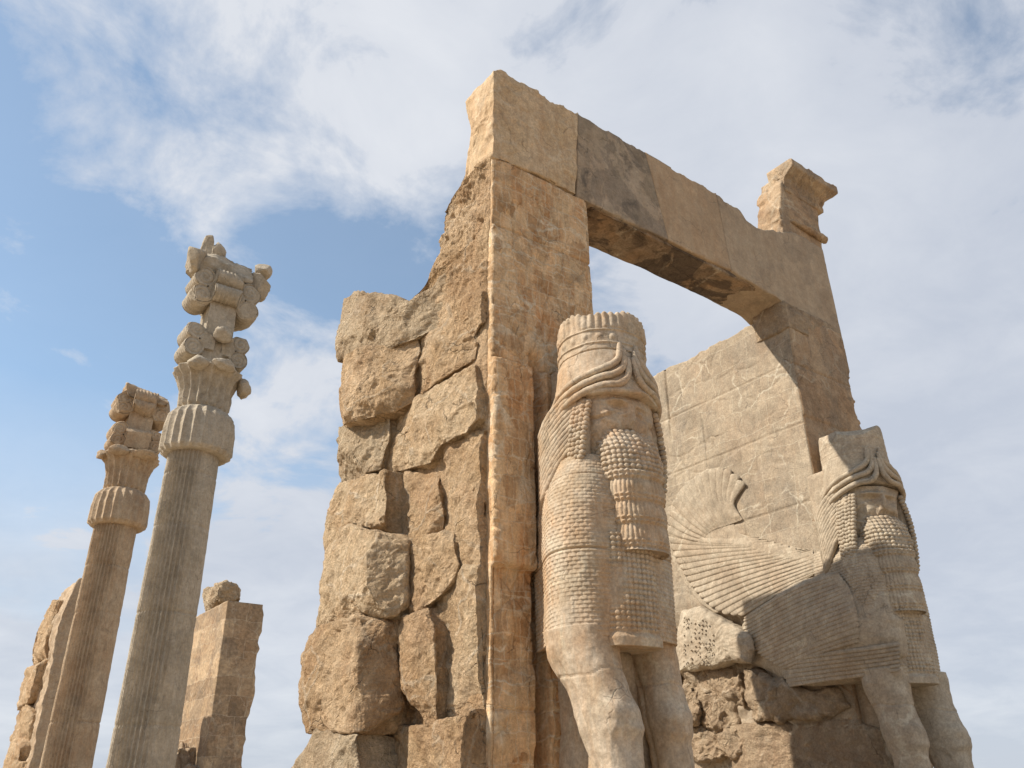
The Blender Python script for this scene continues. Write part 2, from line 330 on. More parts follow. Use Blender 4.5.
M_lin2 = stone('lintel_grey', (.36, .28, .2), (.28, .22, .15), stain_amt=.2, dark=(.10, .082, .065), dark_amt=.9, vein_amt=.12, bump=.3, seed=6, grain=.7, crack=.6, patch=.42)
M_lin3 = stone('lintel_tan', (.40, .29, .185), (.37, .26, .16), stain_amt=.25, streak=.8, dark_amt=.15, vein_amt=.06, bump=.25, seed=7, grain=.6, patch=.12)
M_lin4 = stone('lintel_buff', (.37, .285, .195), (.34, .255, .17), stain_amt=.15, streak=.7, dark_amt=.22, vein_amt=.08, bump=.27, seed=8, grain=.6, patch=.2)
M_carve = stone('carved_limestone', (.43, .35, .26), (.37, .28, .185), stain=(.40, .22, .10), stain_amt=.55, streak=.4, dark_amt=.25, vein=(.47, .4, .29), vein_amt=.45, vein_sc=1.2, bump=.45, seed=9, rough_bump=.012)
M_carve2 = stone('carved_far_limestone', (.39, .325, .24), (.33, .265, .19), stain=(.36, .22, .12), stain_amt=.2, streak=.4, dark_amt=.25, vein=(.5, .43, .32), vein_amt=.6, vein_sc=1.2, bump=.4, seed=10, rough_bump=.012)
M_cave = stone('broken_red_limestone', (.41, .31, .205), (.33, .235, .15), stain=(.30, .17, .09), stain_amt=.35, dark_amt=.4, bump=1.0, seed=11, rough_bump=.04)
M_col = stone('column_grey_limestone', (.43, .365, .28), (.36, .30, .22), stain=(.34, .26, .17), stain_amt=.35, streak=.8, dark=(.11, .1, .085), dark_amt=.3, vein_amt=.2, bump=.6, seed=12, fine=18, grain=.7, patch=.12)
M_col2 = stone('column_tan_limestone', (.45, .345, .235), (.37, .27, .175), stain_amt=.3, streak=.8, dark=(.12, .1, .08), dark_amt=.3, vein_amt=.15, bump=.6, seed=13, fine=18, grain=.7, patch=.12)
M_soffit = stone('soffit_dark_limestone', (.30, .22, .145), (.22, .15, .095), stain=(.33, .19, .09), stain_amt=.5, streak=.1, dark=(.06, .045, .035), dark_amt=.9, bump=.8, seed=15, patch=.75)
M_ground = stone('gravel_terrace', (.42, .34, .24), (.36, .28, .19), stain_amt=.1, dark_amt=.1, vein_amt=0, crack=0, bump=.8, seed=14, fine=12)

# ------------------------------------------------------------------ ground
def ground():
    r = np.r_[0.001, np.geomspace(2, 9000, 60)]; th = np.linspace(0, 2*np.pi, 96, endpoint=False)
    P = np.stack([r[:, None]*np.cos(th), r[:, None]*np.sin(th), 0*r[:, None]*th], -1)
    P[..., 2] = -1.7+.06*fbm(P, .25, 3, 5)*sm(r, 3, 60)[:, None]
    o = mk('ground', [grid(P, wv=True)], M_ground, base=(0, 0, 0)); o['kind'] = 'structure'
ground()

# ------------------------------------------------------------------ gate piers
JZ = [.85, 2.44, 5.21, 7.40]
def perimeter(x0, x1, y0, y1, ns):
    """closed outline: flank (-X side, back to front), front, inner side, back"""
    n1, n2, n3, n4 = ns; c = .025
    f = np.linspace(0, 1, n1)[:, None]
    a = np.concatenate([np.array([[x0, y1]])*(1-f)+np.array([[x0, y0+c]])*f,
        np.array([[x0+c, y0]])*(1-(g := np.linspace(0, 1, n2)[:, None]))+np.array([[x1-c, y0]])*g,
        np.array([[x1, y0+c]])*(1-(g := np.linspace(0, 1, n3)[:, None]))+np.array([[x1, y1]])*g,
        np.array([[x1-.05, y1+.02]])*(1-(g := np.linspace(0, 1, n4)[:, None]))+np.array([[x0+.05, y1+.02]])*g])
    return a
def course_offset(z, joints, seed, amp):
    k = np.searchsorted(np.array(joints), z); h = hash3(k, k*0+seed, k*0, 7); return ((h & 255)/127.5-1)*amp
def joint_groove(z, P, joints, w=.018, depth=.03, seed=0):
    zz_ = z+.012*fbm(P, 1.5, 2, seed+40); d = np.min(np.abs(zz_[..., None]-np.array(joints)), -1); return -depth*np.exp(-(d/w)**2)

near_pier = thing('gate_pier', 'near doorway pier of orange limestone with huge rough blocks on its left flank', 'stone pier', (6.5, 9.8, -1.7), 'piers of the ruined gateway')
sil = [(410, 302), (430, 281), (441, 250), (445, 212), (455, 196), (464, 182), (470.6, 128), (464, 97), (476, 80)]
sp_ = onX(*np.array(sil, float).T, 5.55)
YB = [(-1.7, 11.6), (6.95, 11.6), (7.2, 10.6)]+[(p[2], p[1]) for p in sp_]
def near_body():
    zs = np.r_[np.linspace(-1.7, -.1, 14)[:-1], np.arange(-.1, 8.62, .02), 8.63]
    P = np.array([np.c_[perimeter(5.56, 7.43, 8.0, np.interp(z, [a for a, b in YB], [b for a, b in YB]), (130, 150, 40, 24)), np.full(344, z)] for z in zs])
    n = normals(P, wv=True); s = np.sign((n[len(zs)//2, 200]*np.array([0, -1, 0])).sum()); n = n*s
    j = np.arange(344); fl = (j < 130)*1.; fr = ((j >= 130) & (j < 280))*1.; X, Y, Z = P[..., 0], P[..., 1], P[..., 2]
    cd = np.abs(Y-8.0); wfl = fl[None]*sm(cd, .0, .25)
    rough = .13*fbm(P, .9, 4, 1)+.07*fbm(P, 4.5, 5, 2, .6)+.06*facets(P, 2.6, 3)+.02*facets(P, 6.5, 13)+.035*fbm(P*np.array([1, 1, 1.6]), 3.5, 5, 15, .6, True)-.02
    rough = rough+.022*fbm(P, 16, 3, 8)
    # a low ledge line where dressed edge turns to broken core
    wfl = wfl*(.45+.55*sm(Z, 6.2, 7.0)); d = wfl*rough+fl[None]*(.012*fbm(P, 6, 4, 5))
    fd = course_offset(Z, JZ, 3, .018)+joint_groove(Z, P, JZ)+joint_groove(Z, P, [-.2, 1.55, 3.1, 3.75, 4.5, 5.9, 6.45, 6.9, 7.85, 8.2], .010, .012, 6)+.014*fbm(P, 2.2, 4, 9)+.006*facets(P, 5, 4)
    fd = fd+np.where((Z > 2.44) & (Z < 5.21), .11, 0)*sm(X, 6.9, 6.2)-.05*sm(Z, 2.44, 2.40)*sm(fbm(P, 1.2, 3, 31), -.25, .1)
    w1, w2, wc = worley(np.stack([X*3.4+.35*fbm(P, 2, 3, 90), Z*0, Z*2.1+.35*fbm(P, 2, 3, 91)], -1), 1., 17)
    gt = sm(fbm(P, .9, 3, 92), -.25, .1); fd = fd+gt*((((wc >> 3) & 255)/127.5-1)*.010-.020*np.exp(-((w2-w1)/.05)**2))
    rec = sm(X, 6.16, 6.2)*sm(X, 6.42, 6.34)*sm(Z, 5.6, 5.0); fd = fd-.33*rec
    chip = np.exp(-(cd/.05)**2)*np.exp(-((X-5.56)/.07)**2); fd = fd-.05*chip*np.clip(fbm(P, 5, 3, 12)*3, 0, 1)
    edge = np.exp(-((X-7.43)/.05)**2)*fr[None]; fd = fd-.07*edge*np.clip(fbm(P, 4, 3, 13)*3, 0, 1.2)
    d = d+fr[None]*fd+(1-fl-fr)[None]*(.03*fbm(P, 2, 3, 10)+joint_groove(Z, P, JZ))
    P = P+n*d[..., None]
    return P, grid(caps(P, bottom=False), wv=True, flip=s < 0)
NB, g_ = near_body()
mk('dressed_shaft', [g_], M_front, near_pier)
# rough flank skin: the broken core surface that turns the corner
def near_flank():
    """thin shell of weathered stone set just proud of the flank, own material"""
    P = NB[:, :128].copy(); P[..., 0] -= .012+.03*sm(P[..., 1], 8.05, 8.3)+.02*fbm(P, 7, 3, 77); P[:, 127, 0] += .05
    k = 126; P[:, k:, 0] += .02
    return P[:, :127]
fp = near_flank(); back = fp.copy(); back[..., 0] += .10
loop = np.concatenate([fp, back[:, ::-1]], 1)
mk('rough_flank', [grid(caps(loop, bottom=False, rings=2), wv=True, flip=False)], M_rough, near_pier)
# hidden inner course behind at the far pier's height, lengthened to shape its shadow
def box_rock(x0, x1, y0, y1, z0, z1, n=24, seed=0, amp=.05, rnd=.12, res=None, nchop=0, chopd=.12):
    """noisy block; lathe-like closed grid round the vertical axis"""
    m = 4*n; t = np.linspace(0, 4, m, endpoint=False); k = t.astype(int); f = t-k
    u = np.choose(k, [f*2-1, 1+0*f, 1-2*f, -1+0*f]); v = np.choose(k, [-1+0*f, f*2-1, 1+0*f, 1-2*f])
    zs = np.linspace(-1, 1, res or n); P = np.stack([np.broadcast_to(u, (len(zs), m)), np.broadcast_to(v, (len(zs), m)), np.broadcast_to(zs[:, None], (len(zs), m))], -1)
    P = caps(P, rings=7); q = P/np.maximum((np.abs(P)**8).sum(-1, keepdims=True)**(1/8.), 1e-6); P = P*(1-rnd)+q*rnd*.9
    c = np.array([(x0+x1)/2, (y0+y1)/2, (z0+z1)/2]); h = np.array([x1-x0, y1-y0, z1-z0])/2; P = c+P*h
    if nchop: P = chop(P, seed, nchop, (.02, chopd))
    nn = normals(P, wv=True); d = amp*(1.3*fbm(P, 1.4, 4, seed)+.5*fbm(P, 6, 4, seed+3)+.7*facets(P, 2.2, seed+5)); P = P-nn*d[..., None]
    return grid(P, wv=True)
mk('stone_block', [box_rock(6.75, 7.42, 9.0, 12.2, 6.9, 8.4, 20, 5, .03)], M_rough2, near_pier)  # unseen block, run past the pier's back for the shadow it casts opposite

def pillow(poly, Xf, thick=.6, seed=0, amp=.05, rounding=.16, pw=7, nr=26, m=150, hr=None, axis='x', center=None, sharp=1., vnoise=True, fine=.02, ymin=None, nchop=0, chopd=.16):
    """boulder face traced as a star-shaped outline: polar grid in the outline's plane, then real depth, then broken-stone noise"""
    poly = np.array(poly, float); q = np.vstack([poly, poly[:1]]); b = polyline(q, m+1)[:-1]
    c = poly.mean(0) if center is None else np.array(center, float)
    s = np.r_[np.linspace(.002, .8, nr//2), 1-(1-np.linspace(.8**1, 1, nr//2+1)[1:])]
    pp = c+(b-c)[None]*s[:, None, None]
    X = Xf(pp[..., 0], pp[..., 1]); fall = rounding*(1-(1-np.clip(s, 0, 1)**pw)**(1/2.2))[:, None]; X = X+fall
    Q = (onX if axis == 'x' else onY)(pp[..., 0], pp[..., 1], X)
    e = np.array([1., 0, 0]) if axis == 'x' else np.array([0, 1., 0]); ck = Q[-1].mean(0); sk = []
    for k in range(1, 7):
        R = Q[-1]+e*thick*k/6; R = ck+e*thick*k/6+(Q[-1]-ck)*(1+.03*k/6-.10*(k/6)**2); sk.append(R)
    Q = np.concatenate([Q, np.array(sk), [sk[-1]*.001+(sk[-1].mean(0))*.999]])
    if vnoise and nchop: Q = chop(Q, seed, nchop, (.02, chopd), -e*1.7, .6)
    if vnoise:
        amt = amp*np.stack([fbm(Q+3, 1.6, 4, seed), fbm(Q+13, 1.6, 4, seed+1), fbm(Q+23, 1.6, 4, seed+2)], -1)
        nn = normals(Q, wv=True); out = nn*np.sign((nn[1]*-e).sum())
        Q = Q+amt*np.array([1.3, .5, .5] if axis == 'x' else [.5, 1.3, .5])+out*(sharp*amp*1.0*facets(Q, 1.9, seed+6)+fine*1.1*fbm(Q, 6, 5, seed+9, .62)+fine*.9*fbm(Q*np.array([1, 1, 1.6]), 4, 5, seed+4, .6, True)+amp*.35*facets(Q, 5.5, seed+8))[..., None]
    if ymin: Q[..., 1] = np.where(Q[..., 1] < ymin, ymin+.02*np.tanh((Q[..., 1]-ymin)*2), Q[..., 1])
    return grid(Q, wv=True, flip=(axis == 'x'))
def ridge(X0, xr, sl, sr, sy=0, y0=0):
    return lambda x, y: X0+sl*np.maximum(0, xr-x)+sr*np.maximum(0, x-xr)+sy*(y-y0)
BL = [ # outline in the picture, depth model, material, seed
 ([(341, 298), (353, 291), (380, 297), (409, 303), (428, 291), (447, 272), (456, 290), (446, 314), (415, 337), (384, 349), (357, 348), (340, 359), (337, 350)], ridge(4.95, 356, .004, .0058), M_rough2, 1, .9),
 ([(338, 361), (352, 351), (381, 350), (415, 340), (418, 350), (413, 376), (412, 400), (393, 408), (368, 415), (337, 424), (334, 418), (337, 374)], ridge(4.86, 358, .002, .0085), M_rough, 2, .9),
 ([(420, 341), (446, 319), (458, 322), (473, 342), (471, 358), (440, 378), (418, 397), (412, 389)], ridge(5.36, 440, .004, .002), M_rough, 3, .5),
 ([(449, 309), (470, 298), (490, 290), (492, 312), (477, 322), (470, 338), (461, 330), (452, 318)], ridge(5.44, 470, .003, .001), M_rough, 4, .3),
 ([(340, 428), (357, 425), (384, 415), (384, 433), (374, 467), (337, 481), (335, 467), (337, 446)], ridge(5.05, 352, .002, .004), M_rough2, 5, .7),
 ([(384, 416), (412, 402), (440, 384), (472, 366), (477, 392), (477, 418), (465, 433), (440, 443), (427, 461), (390, 472), (376, 468), (383, 440)], ridge(5.32, 430, .002, .0015), M_rough, 6, .5),
 ([(444, 442), (466, 434), (488, 430), (489, 520), (488, 566), (456, 568), (452, 520), (447, 480)], ridge(5.44, 460, .002, .001), M_rough, 7, .4),
 ([(331, 483), (384, 472), (386, 499), (383, 531), (350, 520), (327, 548), (322, 545), (326, 520)], ridge(4.96, 350, .002, .004), M_rough, 8, .7),
 ([(387, 472), (427, 462), (434, 483), (440, 515), (438, 532), (411, 539), (384, 531), (387, 500)], ridge(5.24, 410, .003, .005), M_rough, 9, .6),
 ([(322, 549), (345, 528), (381, 533), (407, 541), (406, 570), (406, 604), (394, 616), (357, 615), (313, 627), (318, 594)], ridge(4.80, 366, .002, .011), M_rough, 10, .9),
 ([(407, 541), (451, 532), (455, 567), (449, 579), (428, 606), (407, 613), (404, 580)], ridge(5.33, 425, .001, .001), M_rough, 11, .5),
 ([(303, 640), (313, 628), (357, 616), (396, 620), (399, 668), (401, 711), (370, 730), (330, 729), (303, 733), (302, 678)], ridge(4.62, 344, .002, .0115), M_rough, 12, 1.1),
 ([(398, 622), (428, 608), (434, 627), (437, 685), (434, 724), (418, 725), (404, 686), (400, 650)], ridge(5.20, 412, .004, .004), M_rough, 13, .6),
 ([(431, 606), (454, 571), (490, 568), (491, 640), (490, 706), (454, 714), (431, 708), (437, 685)], ridge(5.44, 462, .002, .001), M_rough, 14, .4),
 ([(296, 742), (303, 735), (330, 731), (358, 735), (360, 800), (350, 830), (280, 830)], ridge(4.62, 338, .002, .008), M_rough2, 15, 1.0),
 ([(358, 734), (418, 728), (458, 718), (490, 709), (491, 770), (490, 830), (420, 832), (352, 830)], ridge(5.25, 440, .003, .001), M_rough, 16, .6),
]
for poly, xf, mt_, sd_, th_ in BL:
    mt_ = {8: M_rough3, 10: M_rough3, 14: M_rough3, 6: M_rough3}.get(sd_, mt_)
    fl_ = sd_ in (3, 4, 6, 7, 11, 13, 14, 16); pa = np.array(poly, float); pc = pa.mean(0); pa = pa+(pa-pc)/np.linalg.norm(pa-pc, axis=1, keepdims=True)*(2.4 if fl_ else 2.6)
    mk('stone_block', [pillow(pa, xf, th_, sd_*7, amp=.05 if fl_ else .06, rounding=.05 if fl_ else .07, pw=24 if fl_ else 22, nr=64, m=340, fine=.020, ymin=8.13, nchop=6 if fl_ else 8, chopd=.06 if fl_ else .14)], mt_, near_pier)

# far pier
FX0, FX1 = 12.40, 14.22
far_pier = thing('gate_pier', 'far doorway pier with smooth pale inner wall in sun behind carved wings', 'stone pier', (13.3, 9.8, -1.7), 'piers of the ruined gateway')
JF = [1.0, 2.45, 4.55, 5.98, 7.2]
def far_body():
    zs = np.r_[np.linspace(-1.7, -.1, 10)[:-1], np.arange(-.1, 8.36, .022)]
    per = perimeter(FX0, FX1, 8.0, 11.75, (190, 110, 30, 24)); P = np.array([np.c_[per, np.full(len(per), z)] for z in zs])
    X, Y, Z = P[..., 0], P[..., 1], P[..., 2]; j = np.arange(len(per)); fl = (j < 190)[None]; fr = ((j >= 190) & (j < 300))[None]
    P[..., 0] += .012*(8.4-Z)*(X > 13.5)          # outer side leans in upwards
    n = normals(P, wv=True); s = np.sign((n[100, 240]*np.array([0, -1, 0])).sum()); n = n*s
    d = fl*(.012*fbm(P, 1.5, 4, 51)+joint_groove(Z, P, JF, .012, .022, 3)+course_offset(Z, JF, 9, .008)+.004*facets(P, 3, 7))
    w1, w2, wc = worley(np.stack([Z*0, Y*1.1+.3*fbm(P, 1.5, 3, 93), Z*1.7+.3*fbm(P, 1.5, 3, 94)], -1), 1., 23)
    d = d+fl*sm(fbm(P, .7, 3, 95), -.3, .1)*((((wc >> 3) & 255)/127.5-1)*.008-.014*np.exp(-((w2-w1)/.035)**2))
    d = d-fl*.05*np.exp(-((Y-11.2-.03*fbm(P, 1.2, 2, 4))/.02)**2)*sm(Z, 6.6, 7.2)-fl*.03*np.exp(-((Y-10.35-.1*fbm(P, 1.2, 2, 44))/.012)**2)*sm(Z, 7.2, 7.0)*sm(Z, 5.2, 5.5)
    d = d-fl*.25*sm(Z, 3.3, 2.6)*sm(Y, 9.2, 9.9)*(.6+.7*fbm(P, 1.5, 4, 15))  # broken away below the body
    d = d+fr*(.015*fbm(P, 2, 4, 52)+joint_groove(Z, P, [1., 2.4, 4.6, 6.1, 7.15], .012, .02, 5)+course_offset(Z, [1., 2.4, 4.6, 6.1, 7.15], 4, .02))
    edge = np.exp(-((X-FX1)/.08)**2)*(Y < 8.3); d = d-edge*.08*np.clip(fbm(P, 2.5, 4, 13)*3, 0, 1.3)
    P = P+n*d[..., None]
    top = sm(Z, 8.0, 8.34); P[..., 2] += top*(.06*fbm(P*np.array([1, 1, 0]), 2.5, 3, 6)+.05*np.round(fbm(P*np.array([1, 1, 0]), 1.3, 1, 61)*2)/2)
    return grid(caps(P, bottom=False), wv=True, flip=s < 0)
mk('inner_wall', [far_body()], M_wall, far_pier)
# shoulder of the front part under the lintel: the front face skin and the broken bracket
def front_skin():
    xs = np.linspace(FX0+.012, FX1-.01, 110); zs = np.linspace(-1.6, 8.36, 420); X, Z = np.meshgrid(xs, zs)
    P = np.stack([X+.012*(8.4-Z)*sm(X, 13, 14), 0*X+7.985, Z], -1)
    P[..., 1] -= .012*fbm(P, 2, 4, 52)+joint_groove(Z, P, [1., 2.4, 4.6, 6.1, 7.15], .02, .02, 5)+course_offset(Z, [1., 2.4, 4.6, 6.1, 7.15], 4, .022)+.01*facets(P, 3, 2)
    chip = np.exp(-((X-FX1)/.07)**2)*np.clip(fbm(P, 2.5, 4, 13)*3, 0, 1.2)*.09; P[..., 1] += chip*1.2; P[..., 0] -= chip
    Bk = P.copy(); Bk[..., 1] = 8.2
    R = np.concatenate([P, Bk[:, ::-1]], 1); return grid(caps(R, rings=2), wv=True, flip=True)
mk('front_face', [front_skin()], M_farfront, far_pier)
mk('bracket', [box_rock(12.36, 13.0, 7.93, 8.75, 7.9, 8.52, 18, 8, .07, .3), box_rock(12.9, 14.1, 7.96, 8.8, 8.1, 8.5, 16, 9, .05, .2)], M_cave, far_pier)

# ------------------------------------------------------------------ lintel
lintel = thing('lintel_beam', 'long stone lintel spanning the doorway between the two piers', 'lintel', (9.9, 8.45, 8.6))
YF, YBK = 8.0, 8.88
def beam(top, bot, nu, nz=60, ny=34, yf=YF, yb=YBK, seed=0, amp=.012, leftrough=0, yb_fn=None, edge=.05, rough_ends=0):
    T = onY(*np.array(top, float).T, YF)[:, [0, 2]]; Bm = onY(*np.array(bot, float).T, YF)[:, [0, 2]]
    T = polyline(T, nu); Bm = polyline(Bm, nu); c = .02
    v = np.linspace(0, 1, nz); w = np.linspace(0, 1, ny)[1:]
    ring = np.concatenate([np.c_[v, 0*v], np.c_[0*w+1, w], np.c_[1-v[1:], 0*v[1:]+1], np.c_[0*w[:-1], 1-w[:-1]]])
    V, Wy = ring[:, 0], ring[:, 1]
    XZ = Bm[:, None]*(1-V)[None, :, None]+T[:, None]*V[None, :, None]
    ybv = yb if yb_fn is None else yb_fn(XZ[..., 1]); Y = yf+(ybv-yf)*Wy[None]
    P = np.stack(np.broadcast_arrays(XZ[..., 0], Y, XZ[..., 1]), -1)
    n = normals(P, wv=True); s = np.sign((n[nu//2, nz//2]*np.array([0, -1, 0])).sum()); n *= s
    front = (np.arange(len(ring)) < nz)[None]; soff = (V < .001)[None]&~front; topm = (V > .999)[None]&~front
    d = amp*fbm(P, 2, 4, seed)+amp*.5*facets(P, 3, seed+2)+(soff*.03+topm*.02)*fbm(P, 2.5, 4, seed+3)
    eb = np.minimum(np.abs(V), np.abs(V-1)); ed = np.exp(-(eb*1.9/.03)**2)[None]*np.exp(-(Wy*.9/.04)**2)[None]
    d = d-ed*edge*np.clip(.15+fbm(P, 3.5, 4, seed+5)*2.2, 0, 1)
    P = P+n*d[..., None]
    # end caps
    ends = []
    for e_, sg in ((0, -1), (-1, 1)):
        R = P[e_]; c_ = R.mean(0); rg = []
        for k in range(1, 16):
            q = c_+(R-c_)*(1-k/15*.999); q = q+np.array([1., 0, 0])*((sg*rough_ends*(.5*fbm(q, 1.6, 4, seed+8)+.5*facets(q, 2.5, seed)+.3*fbm(q, 8, 3, seed))[:, None])*min(1, k/2)); rg.append(q)
        ends.append(np.array(rg))
    P = np.concatenate([ends[0][::-1], P, ends[1]])
    return grid(P, wv=True, flip=s > 0)
def yb_left(z): return np.interp(z, [p[2] for p in sp_], [p[1] for p in sp_])
mk('end_block', [beam([(492.5, 72), (500, 71), (512, 77), (528, 88), (537, 91), (549, 101), (560, 104), (576.5, 114)], [(492.6, 158), (538, 175), (575, 195)], 110, nz=90, yf=7.975, seed=1, amp=.05, yb_fn=yb_left, edge=.08, rough_ends=.12)], M_lin1, lintel, label='cream weathered left end block of the lintel')
mk('lintel_block', [beam([(577.5, 112), (600, 126), (645, 152)], [(577, 197), (614.7, 215), (668.5, 240.2)], 60, seed=2)], M_lin2, lintel, label='grey darkly stained block of the lintel')
mk('lintel_block', [beam([(645.3, 152.1), (684, 175), (701, 184), (716, 193)], [(668.8, 240.4), (700, 256), (731.5, 271)], 50, seed=3)], M_lin3, lintel, label='smooth tan middle block of the lintel')
mk('lintel_block', [beam([(716.3, 193), (725, 202), (738, 207), (746, 220), (757, 228), (781, 231), (793, 232), (822, 247)], [(731.8, 271.2), (778, 298), (800, 320), (820, 333), (843.8, 346)], 80, seed=4, rough_ends=.02)], M_lin4, lintel, label='buff right end block of the lintel')
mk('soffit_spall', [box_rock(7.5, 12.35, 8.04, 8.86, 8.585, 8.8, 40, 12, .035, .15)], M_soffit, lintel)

# ------------------------------------------------------------------ cornice fragment on top of the far end
corn = thing('cornice_fragment', 'broken upright stone with flared cornice standing on the right end of the lintel', 'cornice', (13.6, 8.4, 10.35))
def slabz(zs, xl, xr, yf, yb, seed, amp=.03, lrough=.1, n=(30, 70, 24, 30)):
    P = []
    for z in zs:
        a, b, c, d = np.interp(z, *zip(*xl)), np.interp(z, *zip(*xr)), np.interp(z, *zip(*yf)), yb
        P.append(np.c_[perimeter(a, b, c, d, n), np.full(sum(n), z)])
    P = np.array(P); nn = normals(P, wv=True); s = np.sign((nn[len(zs)//2, n[0]+n[1]//2]*np.array([0, -1, 0])).sum()); nn *= s
    j = np.arange(sum(n)); fl = (j < n[0])[None]
    P = P+nn*(amp*fbm(P, 2.2, 4, seed)+.5*amp*facets(P, 3.5, seed+1)+fl*lrough*(fbm(P, 1.8, 4, seed+2)+.6*facets(P, 2.6, seed+4)))[..., None]
    return grid(caps(P, rings=8, amp=.03, seed=seed), wv=True, flip=s < 0)
q = onY(np.array([776, 781, 818, 826]), np.array([222, 165, 207, 262]), 8.0)
cz0, cz1 = 10.3, 12.1
mk('block', [slabz(np.linspace(9.9, 12.15, 90), [(9.9, 12.78), (11.2, 12.98), (12.2, 13.34)], [(9.9, 14.2), (12.2, 14.45)], [(9.9, 8.02), (12.2, 8.02)], 8.62, 21, .03, .10)], M_farfront, corn)
def cavetto():
    prof = [(0, 11.62), (.02, 11.76), (.08, 11.94), (.25, 12.08), (.28, 12.10), (.28, 12.30), (.22, 12.34)]
    pr = polyline(prof, 40); xs = np.linspace(13.24, 14.86, 150); P = []
    XX = xs[:, None]; out = pr[:, 0][None]; Z = pr[:, 1][None]
    flut = -.05*np.abs(np.sin(np.pi*XX/.2))*sm(Z, 11.7, 11.8)*sm(Z, 12.13, 12.08)
    Yc = 8.0-out-flut; X = XX+(Z-11.55)*.0+np.where(XX > 14.4, 1, 0)*(out-.28)*1.0*sm(XX, 14.4, 14.86)
    Fr = np.stack([X, Yc, Z+0*XX], -1); Bk = Fr[:, ::-1].copy(); Bk[..., 1] = 8.38
    P = np.concatenate([Fr, Bk], 1); brk = fbm(P*np.array([1, .6, 1]), 1.3, 4, 33); P[..., 2] -= .13*np.clip(brk*2-.1, 0, 1)*sm(P[..., 2], 12.13, 12.32)
    nn = normals(P, wv=True); P = P+nn*(.018*fbm(P, 4, 4, 8)+.012*facets(P, 5, 3))[..., None]
    ends = []
    for e_ in (0, -1):
        R = P[e_]; c_ = R.mean(0); ends.append(np.array([c_+(R-c_)*(1-k/8*.999)+np.array([.06, 0, 0])*fbm(R, 3, 3, k)[:, None] for k in range(1, 9)]))
    return grid(np.concatenate([ends[0][::-1], P, ends[1]]), wv=True, flip=True)
mk('cornice', [cavetto()], M_farfront, corn)
mk('moulding', [tube([(13.25, 8.0, 10.80), (13.7, 7.98, 10.78), (14.15, 7.98, 10.77), (14.36, 7.98, 10.77)], [.04, .07, .085, .085], 60, 20, amp=.04, seed=3)], M_farfront, corn)

# ------------------------------------------------------------------ column pair
def lathe(zr, nth, zs, fl_n=0, fl_d=0, seed=0, amp=.01, fl_fn=None, drums=(), c=(0, 0), worn=None):
    th = np.linspace(0, 2*np.pi, nth, endpoint=False)[None]; Z = zs[:, None]; R = np.interp(Z, *zip(*zr))+0*th
    P0 = np.stack([np.cos(th)*R, np.sin(th)*R, Z+0*th], -1)
    if fl_n:
        a = np.abs(np.sin(th*fl_n/2)); w = 1.0 if fl_fn is None else fl_fn(Z)
        if worn is not None: w = w*(1-worn(th, P0))
        R = R-fl_d*(1-a**.55)*0-fl_d*w*(np.sqrt(np.clip(1-(a*1.0-0)**2, 0, 1))*0+a)+fl_d*w
    R = R+amp*fbm(P0, 2.5, 4, seed)+amp*.8*np.minimum(0, fbm(P0, .9, 4, seed+5)+.15)*3
    for dz in drums: R = R-.03*np.exp(-((Z-dz)/.022)**2)
    P = np.stack([c[0]+np.cos(th)*R, c[1]+np.sin(th)*R, Z+0*th], -1)
    return grid(caps(P, rings=3), wv=True, flip=False)
